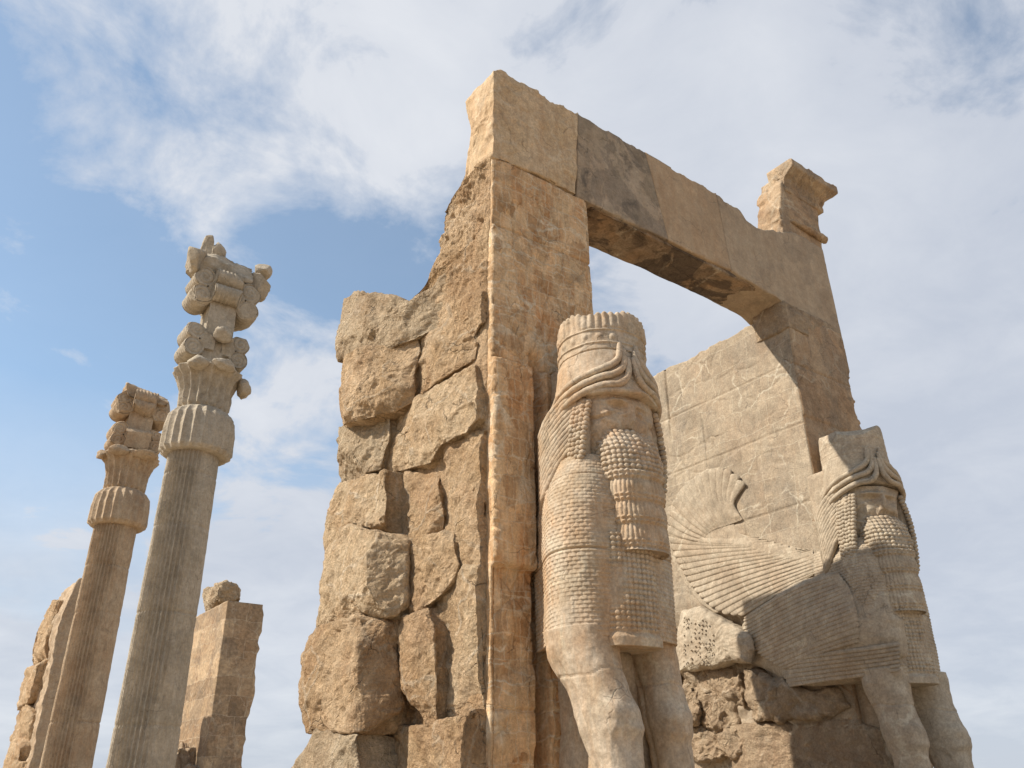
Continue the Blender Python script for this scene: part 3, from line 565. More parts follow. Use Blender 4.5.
def column(name_label, cx, cy, top, mat, seed, D):
    t = thing('fluted_column', name_label, 'column', (cx, cy, -1.7), 'tall fluted columns behind the gateway')
    Nz = 260; c = (cx, cy)
    def worn(th, P):  # flutes worn away in big patches on the weather side
        a_ = np.mod(th-math.radians(318)+np.pi, 2*np.pi)-np.pi
        return np.clip(sm(np.abs(a_)+.5*fbm(P*np.array([1, 1, .4]), .9, 4, seed+30), 1.1, .75)*.8+.9*sm(fbm(P*np.array([1, 1, .45]), .8, 4, seed+31), .3, .45), 0, .96)
    z0 = D['bell'][0]; rs = D['rs']
    mk('shaft', [lathe([(-1.2, rs[0]*1.04), (z0*.0, rs[0]), (z0+.1, rs[1])], 400, np.linspace(-1.2, z0+.1, Nz), 40, .085, seed, .018, drums=D['drums'], c=c, worn=worn)], mat, t)
    mk('base', [lathe([(-1.7, 1.15), (-1.45, 1.15), (-1.4, 1.05), (-1.2, .85), (-1.15, .8)], 96, np.linspace(-1.7, -1.15, 24), 24, .04, seed, .01, c=c)], mat, t)
    b0, b1 = D['bell']; rb = D['rb']
    mk('leaf_drum', [lathe([(b0-.02, rs[1]+.02), (b0, rb*.93), (b0+.12, rb), (b0+.5*(b1-b0), rb*.99), (b0+.8*(b1-b0), rb*.93), (b1-.05, rb*.76), (b1, D['rn'])], 330, np.linspace(b0-.02, b1, 70), 22, .085, seed+2, .02, fl_fn=lambda z: sm(z, b0-.02, b0+.1)*sm(z, b1, b1-.15), c=c)], mat, t)
    p0, p1 = b1-.02, D['palm']; rp = D['rp']; rn = D['rn']
    mk('palm_capital', [lathe([(p0, rn), (p0+.5*(p1-p0), rn*1.05), (p0+.78*(p1-p0), rn*1.25), (p0+.9*(p1-p0), rp*.93), (p0+.96*(p1-p0), rp), (p1, rp*.96), (p1+.02, rp*.7)], 300, np.linspace(p0, p1+.02, 70), 18, .11, seed+3, .05, fl_fn=lambda z: sm(z, p0, p0+.1)*(1-.6*sm(z, p1-.2, p1)), c=c)], mat, t)
    hb = D['hb']; z2, z3 = p1-.25, D['block_top']
    def post(h, za, zb, s):
        zs = np.linspace(za, zb, 60); P = np.array([np.c_[perimeter(cx-h, cx+h, cy-h, cy+h, (24, 30, 24, 24)), np.full(102, z)] for z in zs])
        nn = normals(P, wv=True); s_ = np.sign((nn[30, 40]*np.array([0, -1, 0])).sum())
        # three shallow vertical flutes on every face
        P = P+nn*s_*(.02*fbm(P, 2.5, 4, s)+.012*facets(P, 3, s)-.035*np.abs(np.sin((P[..., 0]-cx+P[..., 1]-cy)*np.pi/.28)))[..., None]
        return grid(caps(P), wv=True, flip=s_ < 0)
    vb = mk('volute_block', [post(hb, z2, z3, seed)], mat, t)
    for (dx, dy, zlo, zhi, r, ln) in D['rolls']:
        # double scroll: two stacked lobes on one block, ribbed outside, spirals sunk in the flat ends
        sd = np.array([np.sign(dx), 0, 0]) if abs(dx) > 0 else np.array([0, np.sign(dy), 0]); ax_ = np.array([0, 1., 0]) if abs(dx) > 0 else np.array([1., 0, 0])
        off = abs(dx) or abs(dy); zm = (zlo+zhi)/2; ct = np.array([cx, cy, zm])+sd*(off-.12)
        th = np.linspace(0, 2*np.pi, 150, endpoint=False); U = np.c_[np.cos(th), np.sin(th)]; rad = np.zeros(150)
        for c2 in ((.12, zlo-zm), (.12, zhi-zm)):
            c2 = np.array(c2); b_ = U@c2; q2 = r*r-(c2@c2)+b_**2; rad = np.maximum(rad, np.where(q2 > 0, b_+np.sqrt(np.maximum(q2, 0)), 0))
        bx = np.minimum(np.abs(off-.2)/np.maximum(-U[:, 0], 1e-3), (zhi-zlo)/2*.95/np.maximum(np.abs(U[:, 1]), 1e-3)); rad = np.where(U[:, 0] < 0, np.maximum(rad, np.minimum(bx, 1.)), rad)
        n_ = 60; ss = np.linspace(-1, 1, n_)[:, None]; rib = 1-.055*np.abs(np.sin(ss*np.pi*3.5))-.04*(np.abs(ss) > .93); RR = rad[None]*rib
        P = ct+ax_*(ss*ln/2)[..., None]+sd*(RR*U[None, :, 0])[..., None]+np.array([0, 0, 1.])*(RR*U[None, :, 1])[..., None]
        ends = []
        for e_, sg in ((0, -1), (-1, 1)):
            rg = []
            for k in range(1, 25):
                q_ = 1-k/25*.99; y2 = q_*rad*U[:, 0]; z2_ = q_*rad*U[:, 1]; zc_ = np.where(z2_ > 0, zhi-zm, zlo-zm); rr2 = np.hypot(y2-.12, z2_-zc_)/r; an = np.arctan2(z2_-zc_, y2-.12)
                gv = -.03*np.clip(np.sin(2*np.pi*rr2*2.4+an)-.2, 0, 1)*(rr2 < 1); rg.append(ct+ax_*(sg*(ln/2-.005+gv))[:, None]+sd*y2[:, None]+np.array([0, 0, 1.])*z2_[:, None])
            ends.append(np.array(rg))
        P = np.concatenate([ends[0][::-1], P, ends[1]]); sd_ = seed+int(abs(zm)*7+dx*9+dy*5); P = chop(P, sd_, 7, (.02, .16))
        P = P+(.02*np.stack([fbm(P, 3, 3, sd_), fbm(P+5, 3, 3, sd_), fbm(P+9, 3, 3, sd_)], -1))
        mk('volute', [grid(P, wv=True)], mat, vb)
    for (nm, geo) in D['extra']: mk(nm, geo, mat, t)
    return t
tc_ = np.array([3.9, 15.52])*1.5; a, b = tc_
TALL = dict(bell=(8.72, 10.12), rs=(.735, .645), rb=.92, rn=.62, palm=11.35, rp=.98, hb=.42, block_top=14.9, drums=(1.6, 4.3, 6.6, 8.1),
    rolls=[(-.68, 0, 11.92, 12.5, .31, 1.0), (.66, 0, 11.86, 12.4, .30, .95), (-.70, 0, 13.72, 14.34, .35, 1.0), (.72, 0, 13.62, 14.25, .36, 1.0), (0, -.52, 13.88, 14.42, .29, .86), (0, .52, 13.85, 14.4, .29, .86), (0, .5, 11.9, 12.4, .28, .86)],
    extra=[('bull_protome', [box_rock(a-1.2, a+1.15, b-.45, b+.42, 14.6, 15.42, 30, 3, .10, .35, nchop=18, chopd=.3), blob((a-1.02, b-.05, 15.05), (.36, .5, .42), 30, 40, 4, .3, nchop=12), blob((a+1.02, b, 14.85), (.44, .5, .5), 30, 40, 5, .3, nchop=14), blob((a+1.15, b+.05, 15.5), (.3, .36, .28), 26, 34, 6, .3, nchop=12)]),
           ('broken_horn', [box_rock(a-.95, a-.42, b-.2, b+.25, 15.2, 16.1, 14, 7, .05, .1, nchop=8, chopd=.3), blob((a-.36, b, 15.6), (.24, .3, .35), 20, 26, 8, .3, nchop=8)]),
           ('lodged_boulder', [blob((a+.1, b-.62, 12.45), (.34, .28, .26), 24, 30, 9, .3, nchop=14)]),
           ('curled_leaf', [blob((a-.55, b-.85, 11.25), (.32, .24, .2), 20, 26, 11, .3, nchop=9), blob((a+.12, b-1.0, 11.3), (.4, .24, .18), 22, 28, 12, .25, nchop=9), blob((a+.95, b-.3, 11.05), (.24, .34, .3), 20, 26, 13, .3, nchop=9)])])
column('tall grey fluted column with double-bull capital and projecting scrolls, nearest the gateway', a, b, 16, M_col, 3, TALL)
sc_ = np.array([3.36, 18.70])*1.684; a, b = sc_
SHORT = dict(bell=(8.62, 9.98), rs=(.70, .65), rb=.90, rn=.60, palm=11.3, rp=.96, hb=.44, block_top=13.75, drums=(2.2, 5.6, 7.2),
    rolls=[(-.62, 0, 11.72, 12.15, .30, 1.0), (.64, 0, 11.74, 12.15, .30, .95), (-.66, 0, 13.0, 13.4, .34, 1.0), (.70, 0, 12.98, 13.42, .35, .95), (0, -.52, 13.1, 13.5, .30, .86), (0, -.50, 11.72, 11.95, .28, .9), (0, .52, 13.1, 13.4, .30, .86)],
    extra=[('curled_leaf', [blob((a-.6, b-.8, 11.2), (.4, .3, .18), 22, 28, 21, .3, nchop=10), blob((a+.3, b-.92, 11.2), (.45, .3, .18), 22, 28, 22, .3, nchop=10), blob((a-.95, b+.1, 11.2), (.2, .4, .2), 22, 28, 23, .3, nchop=10)]), ('broken_top', [box_rock(a-.78, a+.85, b-.62, b+.5, 13.35, 13.98, 26, 4, .10, .3, nchop=14, chopd=.25)])])
column('shorter tan fluted column with broken top, left of the tall grey column', a, b, 14, M_col2, 8, SHORT)

# ------------------------------------------------------------------ ruins of the far doorway
def ruin(zs, xl, xr, yf, yb, seed, amp, lrough, mat, parent, name, n=(60, 50, 24, 24)):
    return mk(name, [slabz(zs, xl, xr, yf, yb, seed, amp, lrough, n)], mat, parent)
rp = thing('ruined_pier', 'distant square pier with pale smooth left side and dark ragged right edge', 'stone pier', (12.9, 40, -1.7), 'ruined piers of the far doorway')
def rag(z0, z1, base, amp, seed, n=40):
    z = np.linspace(z0, z1, n); return [(float(zz0), float(base+amp*v)) for zz0, v in zip(z, np.round(fbm(np.c_[z*0, z*0+seed, z], .9, 2, seed)*3)/3+.35*fbm(np.c_[z*0, z*0+seed, z], 2.5, 3, seed+1))]
ruin(np.linspace(-1.7, 7.95, 150), [(-1.7, 12.02), (8, 12.02)], rag(-1.7, 8, 13.66, .3, 4), [(-1.7, 38.1), (8, 38.1)], 42.6, 41, .03, .03, stone('far_pier_stone', (.40, .29, .18), (.33, .22, .13), stain_amt=.4, streak=.3, dark_amt=.45, vein_amt=.4, bump=.6, seed=20, fine=8, brick=('x', 1.1, .8, .02, .8), patch=.3), rp, 'pier_shaft')
mk('broken_flank', [box_rock(11.2, 12.3, 39.4, 42.9, -1.7, 2.1, 30, 14, .3, .5), box_rock(11.5, 12.2, 38.5, 41, -1.7, 1.3, 24, 15, .25, .5)], M_cave, rp)
bo = mk('boulder', [box_rock(12.05, 13.3, 39.9, 42.2, 7.85, 9.25, 26, 31, .16, .6, nchop=14, chopd=.35)], M_rough2); tag(bo, 'rough rounded boulder lying on top of the distant square pier', 'boulder')
lp = thing('ruined_pier', 'distant leftmost pier with straight front edge and stepped broken flank', 'stone pier', (6.3, 40, -1.7), 'ruined piers of the far doorway')
ruin(np.linspace(-1.7, 8.15, 130), rag(-1.7, 6.8, 5.5, .12, 9)+[(7.9, 5.75), (8.15, 5.85)], [(-1.7, 7.3), (8.2, 7.3)], [(-1.7, 38.0), (8.2, 38.0)], 41.5, 45, .05, .12, M_col2, lp, 'pier_shaft')
for i, (x0, x1, y0, y1, z0, z1) in enumerate([(5.30, 5.9, 39.4, 42.3, 5.1, 7.55), (5.18, 5.9, 39.3, 42.6, 3.4, 5.12), (5.22, 5.9, 38.7, 42.4, 1.9, 3.45), (5.2, 5.9, 38.9, 42.6, .6, 2.2), (5.1, 5.8, 38.3, 40.4, -.4, 1.35), (5.1, 5.8, 38.6, 42.8, -1.7, .7)]):
    mk('stone_block', [box_rock(x0, x1, y0, y1, z0, z1, 24, 50+i, .14, .25, nchop=12, chopd=.35)], M_rough, lp)

# ------------------------------------------------------------------ carved colossi
def colossus(label, cxy, sg, w, rot, mat, hat_top=5.62, damaged_hat=False):
    cx, cy = cxy; t = thing('winged_bull_colossus', label, 'statue', (cx, cy, -1.7), 'winged bull guardian statues')
    def Wd(lx, ly, z): return np.stack([cx+sg*lx+0*z, cy+ly+0*z, z+0*lx], -1)
    ra = -sg*rot   # both heads are seen turned a little to the open side
    fl = sg < 0
    # ---- body: chest plan with broad front and pinched sides
    plan = np.array([(-.40, .80), (-.50, .55), (-.68, .25), (-.80, -.02), (-.79, -.28), (-.62, -.50), (-.3, -.60), (0, -.62), (.3, -.60), (.62, -.50), (.78, -.28), (.78, 0), (.60, .42), (.5, .80)])
    sec = spline(plan, 340); L_ = np.r_[0, np.cumsum(np.linalg.norm(np.diff(sec, axis=0), axis=1))]
    zs = np.linspace(1.50, 3.62, 330)
    wz = np.interp(zs, [1.5, 1.6, 2.5, 3.0, 3.35, 3.62], [.955, .965, 1.0, .97, .88, .70])*w
    hem = -.07*np.sin(np.clip((sec[:, 0]+.8)/.62*np.pi, 0, np.pi))*0
    LX = sec[None, :, 0]*wz[:, None]; LY = np.where(sec[None, :, 1] < .3, sec[None, :, 1]*wz[:, None], sec[None, :, 1]); Z = zs[:, None]+0*LX
    # feather scales: offset rows of little lapped tiles
    row = Z/.047; ri = np.floor(row); fr_ = row-ri; u = L_[None]/.10+.5*(ri % 2); fu = u-np.floor(u)
    P = Wd(LX, LY, Z); q_ = P.copy()
    arc = 1-.35*(2*fu-1)**2
    scale = .012*np.clip((1-fr_)*arc, 0, 1)-.007*(np.minimum(fu, 1-fu) < .07)*(fr_ < .75)
    keep = .25+.75*sm(fbm(q_, 1.2, 3, 61+int(cx)), .4, .1)
    d = scale*keep+.03*fbm(q_, 1.0, 4, 3)+.010*fbm(q_, 7, 4, 4)-.03*np.clip(facets(q_, 2.2, 71), 0, 1)*sm(fbm(q_, .8, 3, 9), 0, .3)
    for zj, sd0 in ((2.44, 0), (3.35, 1)): d = d-.022*np.exp(-((Z+.02*fbm(q_, 1, 2, sd0)-zj)/.012)**2)
    d = d+.03*sm(Z, 1.56, 1.52)*0
    n = normals(P); s = np.sign((n[150, 170]*np.array([0, -1, 0])).sum()); P = P+n*s*d[..., None]
    low = [P[0]*[1, 1, 0]+[0, 0, 1.50], np.stack([cx+(P[0, :, 0]-cx)*.95, cy+(P[0, :, 1]-cy)*.95, 0*P[0, :, 0]+1.50], 1)]
    und = np.array([np.stack([cx+(P[0, :, 0]-cx)*k, cy+.1+(P[0, :, 1]-cy-.1)*k, 0*P[0, :, 0]+1.5+.1*(1-k)], 1) for k in (.02, .3, .6, .9, .97)])
    shd = np.array([np.stack([cx+(P[-1, :, 0]-cx)*k, cy+(P[-1, :, 1]-cy)*k, 3.62+.25*(1-k)+0*P[-1, :, 0]], 1) for k in (.97, .85, .6, .3, .02)])
    mk('chest', [grid(np.concatenate([und, P, shd]), flip=(s > 0))], mat, t)
    # ---- legs
    def leg(pts, rad, seed):
        pts = np.array(pts, float); zs_ = np.linspace(-1.25, 1.62, 200)
        cxl = np.interp(zs_, pts[:, 2], pts[:, 0]); cyl = np.interp(zs_, pts[:, 2], pts[:, 1]); rad = np.array(rad)
        k = np.exp(-((zs_-.72)/.15)**2); rx = np.interp(zs_, rad[:, 0], rad[:, 1])+.035*k; ry = np.interp(zs_, rad[:, 0], rad[:, 2])+.05*k
        for arr in (cxl, cyl, rx, ry): arr[:] = np.convolve(np.pad(arr, 9, 'edge'), np.ones(19)/19, 'valid')
        th = np.linspace(0, 2*np.pi, 110, endpoint=False)[None]; ct, st = np.cos(th), np.sin(th); e = .8
        X = cxl[:, None]+rx[:, None]*np.sign(ct)*np.abs(ct)**e; Y = cyl[:, None]+ry[:, None]*np.sign(st)*np.abs(st)**e; Zl = zs_[:, None]+0*X
        P = Wd(X, Y, Zl); nn = normals(P, wv=True)*(1 if sg > 0 else -1)
        # long tendon grooves, knee fold and old breaks
        tend = -.030*np.exp(-((np.mod(th+.9, 2*np.pi)-np.pi)/.10)**2)*sm(Zl, .7, .3)-.022*np.exp(-((np.mod(th+.2, 2*np.pi)-np.pi)/.08)**2)*sm(Zl, 1.5, 1.1)
        dd = .03*fbm(P, 1.8, 5, seed)+.022*facets(P, 2.4, seed)+.012*fbm(P, 7, 4, seed+9)+1.7*tend+.03*np.exp(-((Zl-.75)/.1)**2)*sm(-np.sin(th), .3, .95)
        for zj in (1.10,): dd = dd-.014*np.exp(-((Zl+.25*fbm(P, 1.1, 3, seed+int(zj*9))-zj)/.010)**2)
        dd = dd+.03*np.exp(-((Zl-.58)/.07)**2)*sm(-st, .2, .9)
        n0 = nn[100, 82]; dirn = 1 if (n0*(P[100, 82]-P[100].mean(0))).sum() > 0 else -1
        P = P+nn*dirn*dd[..., None]
        return grid(caps(P, rings=3), wv=True, flip=fl)
    mk('foreleg', [leg([(-.36, -.62, -1.3), (-.36, -.46, .2), (-.40, -.30, .9), (-.44, -.12, 1.3), (-.46, -.06, 1.65)], [(-1.3, .24, .26), (.2, .215, .25), (.6, .25, .29), (.95, .26, .33), (1.35, .31, .42), (1.6, .34, .46)], 5)], mat, t)
    mk('foreleg', [leg([(.56, -.50, -1.3), (.55, -.34, .2), (.54, -.26, .9), (.53, -.16, 1.3), (.5, -.10, 1.65)], [(-1.3, .22, .24), (.2, .19, .22), (.6, .2, .24), (.95, .21, .26), (1.35, .24, .32), (1.6, .27, .36)], 6)], mat, t)
    mk('hoof', [box_rock(cx+sg*-.36-.3, cx+sg*-.36+.3, cy-1.0, cy-.3, -1.45, -1.1, 12, 6, .02, .5), box_rock(cx+sg*.5-.3, cx+sg*.5+.3, cy-.88, cy-.2, -1.45, -1.1, 12, 7, .02, .5)], mat, t)
    # web of stone between the legs and the pier
    mk('backing', [box_rock(cx-.12, cx+.76, cy-.08, 8.1, -1.5, 1.7, 22, 8, .04, .1) if sg > 0 else box_rock(cx-.2, cx+.3, cy+.25, 8.1, -1.5, 1.7, 22, 8, .04, .1)], mat, t)
    mk('neck', [box_rock(cx-.15, cx+.5, cy, 8.1, 3.3, 5.3, 20, 9, .03, .5) if sg > 0 else box_rock(cx-.4, cx+.35, cy+.1, 8.1, 3.3, 5.0, 20, 9, .03, .5)], mat, t)
    # ---- rotated frame for the head and beard
    hx, hy = .13 if sg > 0 else .0, -.07
    cr, sr = math.cos(ra), math.sin(ra)
    def H(x, y, z):
        x, y, z = np.broadcast_arrays(np.asarray(x, float), np.asarray(y, float), np.asarray(z, float))
        return Wd(hx+cr*x+sr*y*(1), hy-sr*x+cr*y, z) if False else np.stack([cx+sg*hx+math.cos(rot)*x+math.sin(rot)*y, cy+hy-math.sin(rot)*x+math.cos(rot)*y, z], -1)
    # x to the statue's right hand as seen from the front (world +X side), y negative to the front
    # hat
    th = np.linspace(-np.pi, np.pi, 360, endpoint=False)[None]; zs = np.linspace(4.38, hat_top, 210)[:, None]
    R = np.interp(zs, [4.38, 4.6, 5.1, hat_top-.02, hat_top], [.66, .64, .585, .565, .56])*(w/1.0)+0*th
    P = H(R*np.sin(th), -R*np.cos(th), zs); zz0 = zs+0*th
    zb = hat_top-.30
    fr2 = (hash3(np.floor(th*20/np.pi+.5).astype(np.int64), np.zeros_like(th, np.int64), np.zeros_like(th, np.int64), 9) & 255)/255.
    flute = .034*(.35+.65*fr2)*np.abs(np.cos(th*20))*sm(zz0, zb, zb+.05)*sm(zz0, hat_top+.0, hat_top-.03)
    ros = .022*np.clip(np.cos(th*20)*1.2, 0, 1)*np.exp(-((zz0-(zb-.1))/.045)**2)
    rim = .02*np.exp(-((zz0-zb)/.012)**2)+.018*np.exp(-((zz0-(zb-.19))/.012)**2)+.035*np.exp(-((zz0-4.42)/.05)**2)
    d = (flute+ros)*(.35+.65*sm(fbm(P, 1.7, 3, 14), .3, -.1))+rim+.025*fbm(P, 2, 4, 8)-.02*np.clip(facets(P, 3, 5), 0, 1)+.006*fbm(P, 9, 3, 6)-.02*np.exp(-((zz0-5.02+.02*fbm(P, 1, 2, 2))/.01)**2)
    if damaged_hat: d = d*.25-.05*np.clip(fbm(P, 1.4, 4, 3)+.1, 0, 1)
    R2 = R+d; Zs = zz0+(sm(zz0, hat_top-.08, hat_top)*(.035*np.abs(np.cos(th*20))-.05*fr2-.09*np.clip(fbm(P, 1.5, 3, 5)*2.5, 0, 1)) if not damaged_hat else sm(zz0, 5.0, hat_top)*.30*np.clip(fbm(P, 1.1, 4, 77)-.12, -.3, .3))
    P = H(R2*np.sin(th), -R2*np.cos(th), Zs); P = chop(P, 21+int(cx), 14, (.01, .05 if not damaged_hat else .14), None, 1.0) if damaged_hat else chop(P, 5, 9, (.004, .03), H(0, -.8, 0)-H(0, 0, 0), 1.); hat_o = mk('hat', [grid(caps(P, rings=6, amp=.03), wv=True, flip=True)], mat, t)
    rh = lambda z: np.interp(z, [4.38, 4.6, 5.1, hat_top], [.66, .64, .585, .565])*w
    # horns, three pairs, rising at the brow centre and sweeping back round the hat
    if True:
        for s_ in (-1, 1):
            for k, (z_top, dth) in enumerate(((5.10, .20), (5.01, .12), (4.90, .05))):
                a_ = np.array([dth, dth+.02, dth+.07, dth+.25, dth+.55, dth+.95, dth+1.35, dth+1.75]); zh = np.array([z_top, z_top-.12, z_top-.24-.02*k, z_top-.34-.03*k, z_top-.42, z_top-.50, z_top-.60, z_top-.72])
                if damaged_hat and k == 0: pass
                rr_ = rh(zh)+.025; mk('horn', [tube(H(rr_*np.sin(s_*a_), -rr_*np.cos(a_), zh), [.028, .042, .046, .046, .045, .042, .038], 50, 12, amp=.012, seed=k)], mat, hat_o)
    # head: face mass with brow, eyes, nose
    th = np.linspace(-np.pi, np.pi, 300, endpoint=False)[None]; zs = np.linspace(3.2, 4.44, 230)[:, None]
    R = np.interp(zs, [3.2, 3.6, 3.85, 4.2, 4.44], [.46, .46, .53, .56, .59])*w+0*th; zz0 = zs+0*th
    g = lambda a0, z0, sa, sz: np.exp(-((th-a0)/sa)**2-((zz0-z0)/sz)**2)
    d = .10*g(0, 4.10, .09, .10)*1.0+.05*g(0, 4.24, .07, .08)+.05*g(.32, 4.31, .26, .035)+.05*g(-.32, 4.31, .26, .035)     # nose, brows
    d = d-.06*g(.32, 4.22, .17, .06)-.06*g(-.32, 4.22, .17, .06)+.045*g(.32, 4.21, .11, .035)+.045*g(-.32, 4.21, .11, .035)  # sockets, eyes
    d = d+.03*g(.45, 4.05, .2, .1)+.03*g(-.45, 4.05, .2, .1)+.03*g(0, 3.92, .2, .03)-.03*g(0, 3.955, .18, .012)
    P = H(R*np.sin(th), -R*np.cos(th), zz0); d = 1.35*d+.02*fbm(P, 3, 4, 9)+.07*facets(P, 3.4, 12)+.02*fbm(P, 8, 4, 2)*sm(np.abs(th), 1.3, .8)+.012*fbm(P, 10, 3, 3)
    P = H((R+d)*np.sin(th), -(R+d)*np.cos(th), zz0); P = chop(P, 11+int(cx), 5, (.02, .09), H(0, -1.6, 0)-H(0, 0, 0), .6); P = P+.012*fbm(P, 12, 3, 4)[..., None]*(P-P.mean((0, 1)))*[1, 1, 0]; face_o = mk('face', [grid(caps(P, rings=4), wv=True, flip=True)], mat, t)
    for s_ in (-1, 1):
        mk('ear', [blob(H(s_*.55*w*math.sin(1.25)*1.04, -.55*w*math.cos(1.25)-.02, 4.22), (.07, .06, .11), 14, 16, 5, .2)], mat, face_o)
    # beard
    u = np.linspace(-1, 1, 150)[None]; v = np.linspace(0, 1, 320)[:, None]; zt, zb_ = 3.93, 2.42
    hw = np.interp(v, [0, .12, .3, .45, .75, 1], [.30, .38, .39, .345, .33, .32])*w; ang = u*np.pi*.5
    X = hw*np.sign(u)*np.abs(np.sin(ang))**.85; dep = np.interp(v, [0, .08, .2, .4, 1], [.38, .47, .54, .58, .58])*w; Yb = -dep-.16*np.cos(ang)**.6+.18*(1-np.cos(ang)**.6)
    Z = zt+(zb_-zt)*v+0*u; xs_ = np.sign(u)*hw*np.abs(u)**.9*1.25
    uu, vv = xs_/.062, Z/.062; kn = np.clip(1.15-4.2*((uu-np.round(uu))**2+(vv-np.round(vv))**2), 0, 1)**.5*.032*(.45+.55*((hash3(np.round(uu).astype(np.int64), np.round(vv).astype(np.int64), np.round(vv).astype(np.int64)*0, 3) & 255)/255.))
    per = .27; ph = np.mod(Z-.02, per)/per; bead = np.exp(-((ph-.12)/.06)**2)+np.exp(-((ph-.30)/.06)**2)*.8
    us = xs_/.043; strand = .010*np.abs(np.sin(us*np.pi)); bd = bead*.018*(.3+np.abs(np.sin(us*np.pi*.75)))
    top_ = sm(Z, 3.34, 3.38); bulge = .02*np.sin(ph*np.pi)
    d = top_*kn+(1-top_)*(strand*(1-np.clip(bead, 0, 1))+bd+bulge)
    P = H(X, Yb, Z); wn = .3+.7*sm(fbm(P, 1.6, 3, 88), .45, .15); d = 1.35*d*wn+.015*fbm(P, 2.5, 4, 6)+.006*fbm(P, 12, 3, 5); d = d+.02*sm(v, .97, 1.)
    nn = normals(P); s0 = np.sign((nn[100, 75]*(H(0, -1, 0)-H(0, 0, 0))).sum()); P = P+nn*s0*d[..., None]
    inn = np.array([P[-1]+(H(X[-1]*.0, k, 0)-H(0, 0, 0))*1.0-[0, 0, 0.02*j_] for j_, k in ((1, .02), (2, .3))])
    inn = []
    for j_, k in ((1, .06), (2, .25), (3, .45)): inn.append(P[-1]+(H(0, k, 0)-H(0, 0, 0))*np.clip((-Yb[-1]-.42)/.3, 0, 1)[:, None]+[0, 0, .02*j_])
    topr = P[0]*.5+H(0, 0, 4.1)*.5
    mk('beard', [grid(np.concatenate([[topr], P, np.array(inn)]), flip=(s0 > 0))], mat, t)
    # curl apron hanging below the beard between the legs
    cxp = rot*.9+(.08 if sg > 0 else 0)
    def Hp(x, y, z):
        x, y, z = np.broadcast_arrays(x, y, z); return np.stack([cx+sg*.0+math.cos(cxp)*x+math.sin(cxp)*y, cy-math.sin(cxp)*x+math.cos(cxp)*y, z], -1)
    u = np.linspace(-1, 1, 150)[None]; v = np.linspace(0, 1, 210)[:, None]; Z = 2.62+(1.40-2.62)*v+0*u; hw = .33*w+0*v
    X = hw*u; Yb = -.635*w-.06*np.cos(u*np.pi/2)**.5+.13*np.abs(u)**8; xs_ = X
    uu, vv = xs_/.058, Z/.058; kn = np.clip(1.2-4.4*((uu-np.round(uu))**2+(vv-np.round(vv))**2), 0, 1)**.5*.034*(.45+.55*((hash3(np.round(uu).astype(np.int64), np.round(vv).astype(np.int64), np.round(vv).astype(np.int64)*0, 5) & 255)/255.))
    P = Hp(X, Yb+0*Z, Z); band = sm(fbm(P, 1.3, 3, 21), .35, .1)*sm(Z, 1.53, 1.58); d = kn*band+.04*sm(Z, 1.56, 1.48)*(1+.6*facets(P, 3, 4))+.01*fbm(P, 6, 3, 2)
    nn = normals(P); s0 = np.sign((nn[100, 75]*np.array([0, -1, 0])).sum()); P = P+nn*s0*d[..., None]
    P = np.concatenate([P[:, :1]+[0, .4, 0], P[:, :1]+[0, .15, 0], P, P[:, -1:]+[0, .15, 0], P[:, -1:]+[0, .4, 0]], 1)
    inn = [P[-1]+[0, k, .015*k] for k in (.05, .25, .5)]
    mk('curl_apron', [grid(np.concatenate([P, np.array(inn)]), flip=(s0 > 0))], mat, t)
    # hair: curled side locks and swept strands to the shoulder
    rg = np.random.RandomState(5)
    for s_ in (-1, 1):
        geo = []
        for i, z in enumerate(np.linspace(4.30, 3.16, 20)):
            a_ = 1.12+.20*(1-abs(i-10)/10)*0+.012*i; rad = (.60+.055*math.sin(i/19*np.pi)+.02*(i/19))*w
            nk = 6 if damaged_hat else 4
            for k in range(nk):
                aa = a_+(k-(nk-1)/2)*.105*(1-.25*(i/19)); c_ = H(s_*rad*math.sin(aa), -rad*math.cos(aa)-.05, z+.012*(k % 2))
                geo.append(blob(c_+rg.uniform(-.006, .006, 3), (.044, .044, .038), 9, 12, i+k, .25))
        core_a = np.array([1.12, 1.2, 1.28, 1.34]); rc = .555*w; geo.append(tube(H(s_*rc*np.sin(core_a), -rc*np.cos(core_a)-.04, np.array([4.35, 3.9, 3.5, 3.15])), [.08, .11, .11, .07], 30, 18, amp=.02))
        mk('side_lock', geo, mat, t)
        geo = []
        for k in range(12):
            z0 = 4.46-.075*k; a_ = np.array([1.05+.03*k, 1.35+.03*k, 1.75+.01*k, 2.0+.0*k, 2.25]); rad = np.array([.62, .66, .74, .82, .86])*w; zz1 = np.array([z0+.13, z0, z0-.18, z0-.38, z0-.52])
            p_ = H(s_*rad*np.sin(a_), -rad*np.cos(a_), zz1); geo.append(tube(p_, [.035, .048, .055, .05, .03], 30, 10, amp=.015, seed=k))
        mk('hair_strands', geo, mat, t)
    return t
near_b = colossus('near winged bull statue with fluted hat and curled beard, against the rough orange pier', (6.64, 7.27), 1, 1.0, math.radians(9), M_carve)
far_b = colossus('far winged bull statue with broken face, its feathered wing on the sunlit wall', (12.66, 7.42), -1, .92, math.radians(26), M_carve2, damaged_hat=True)

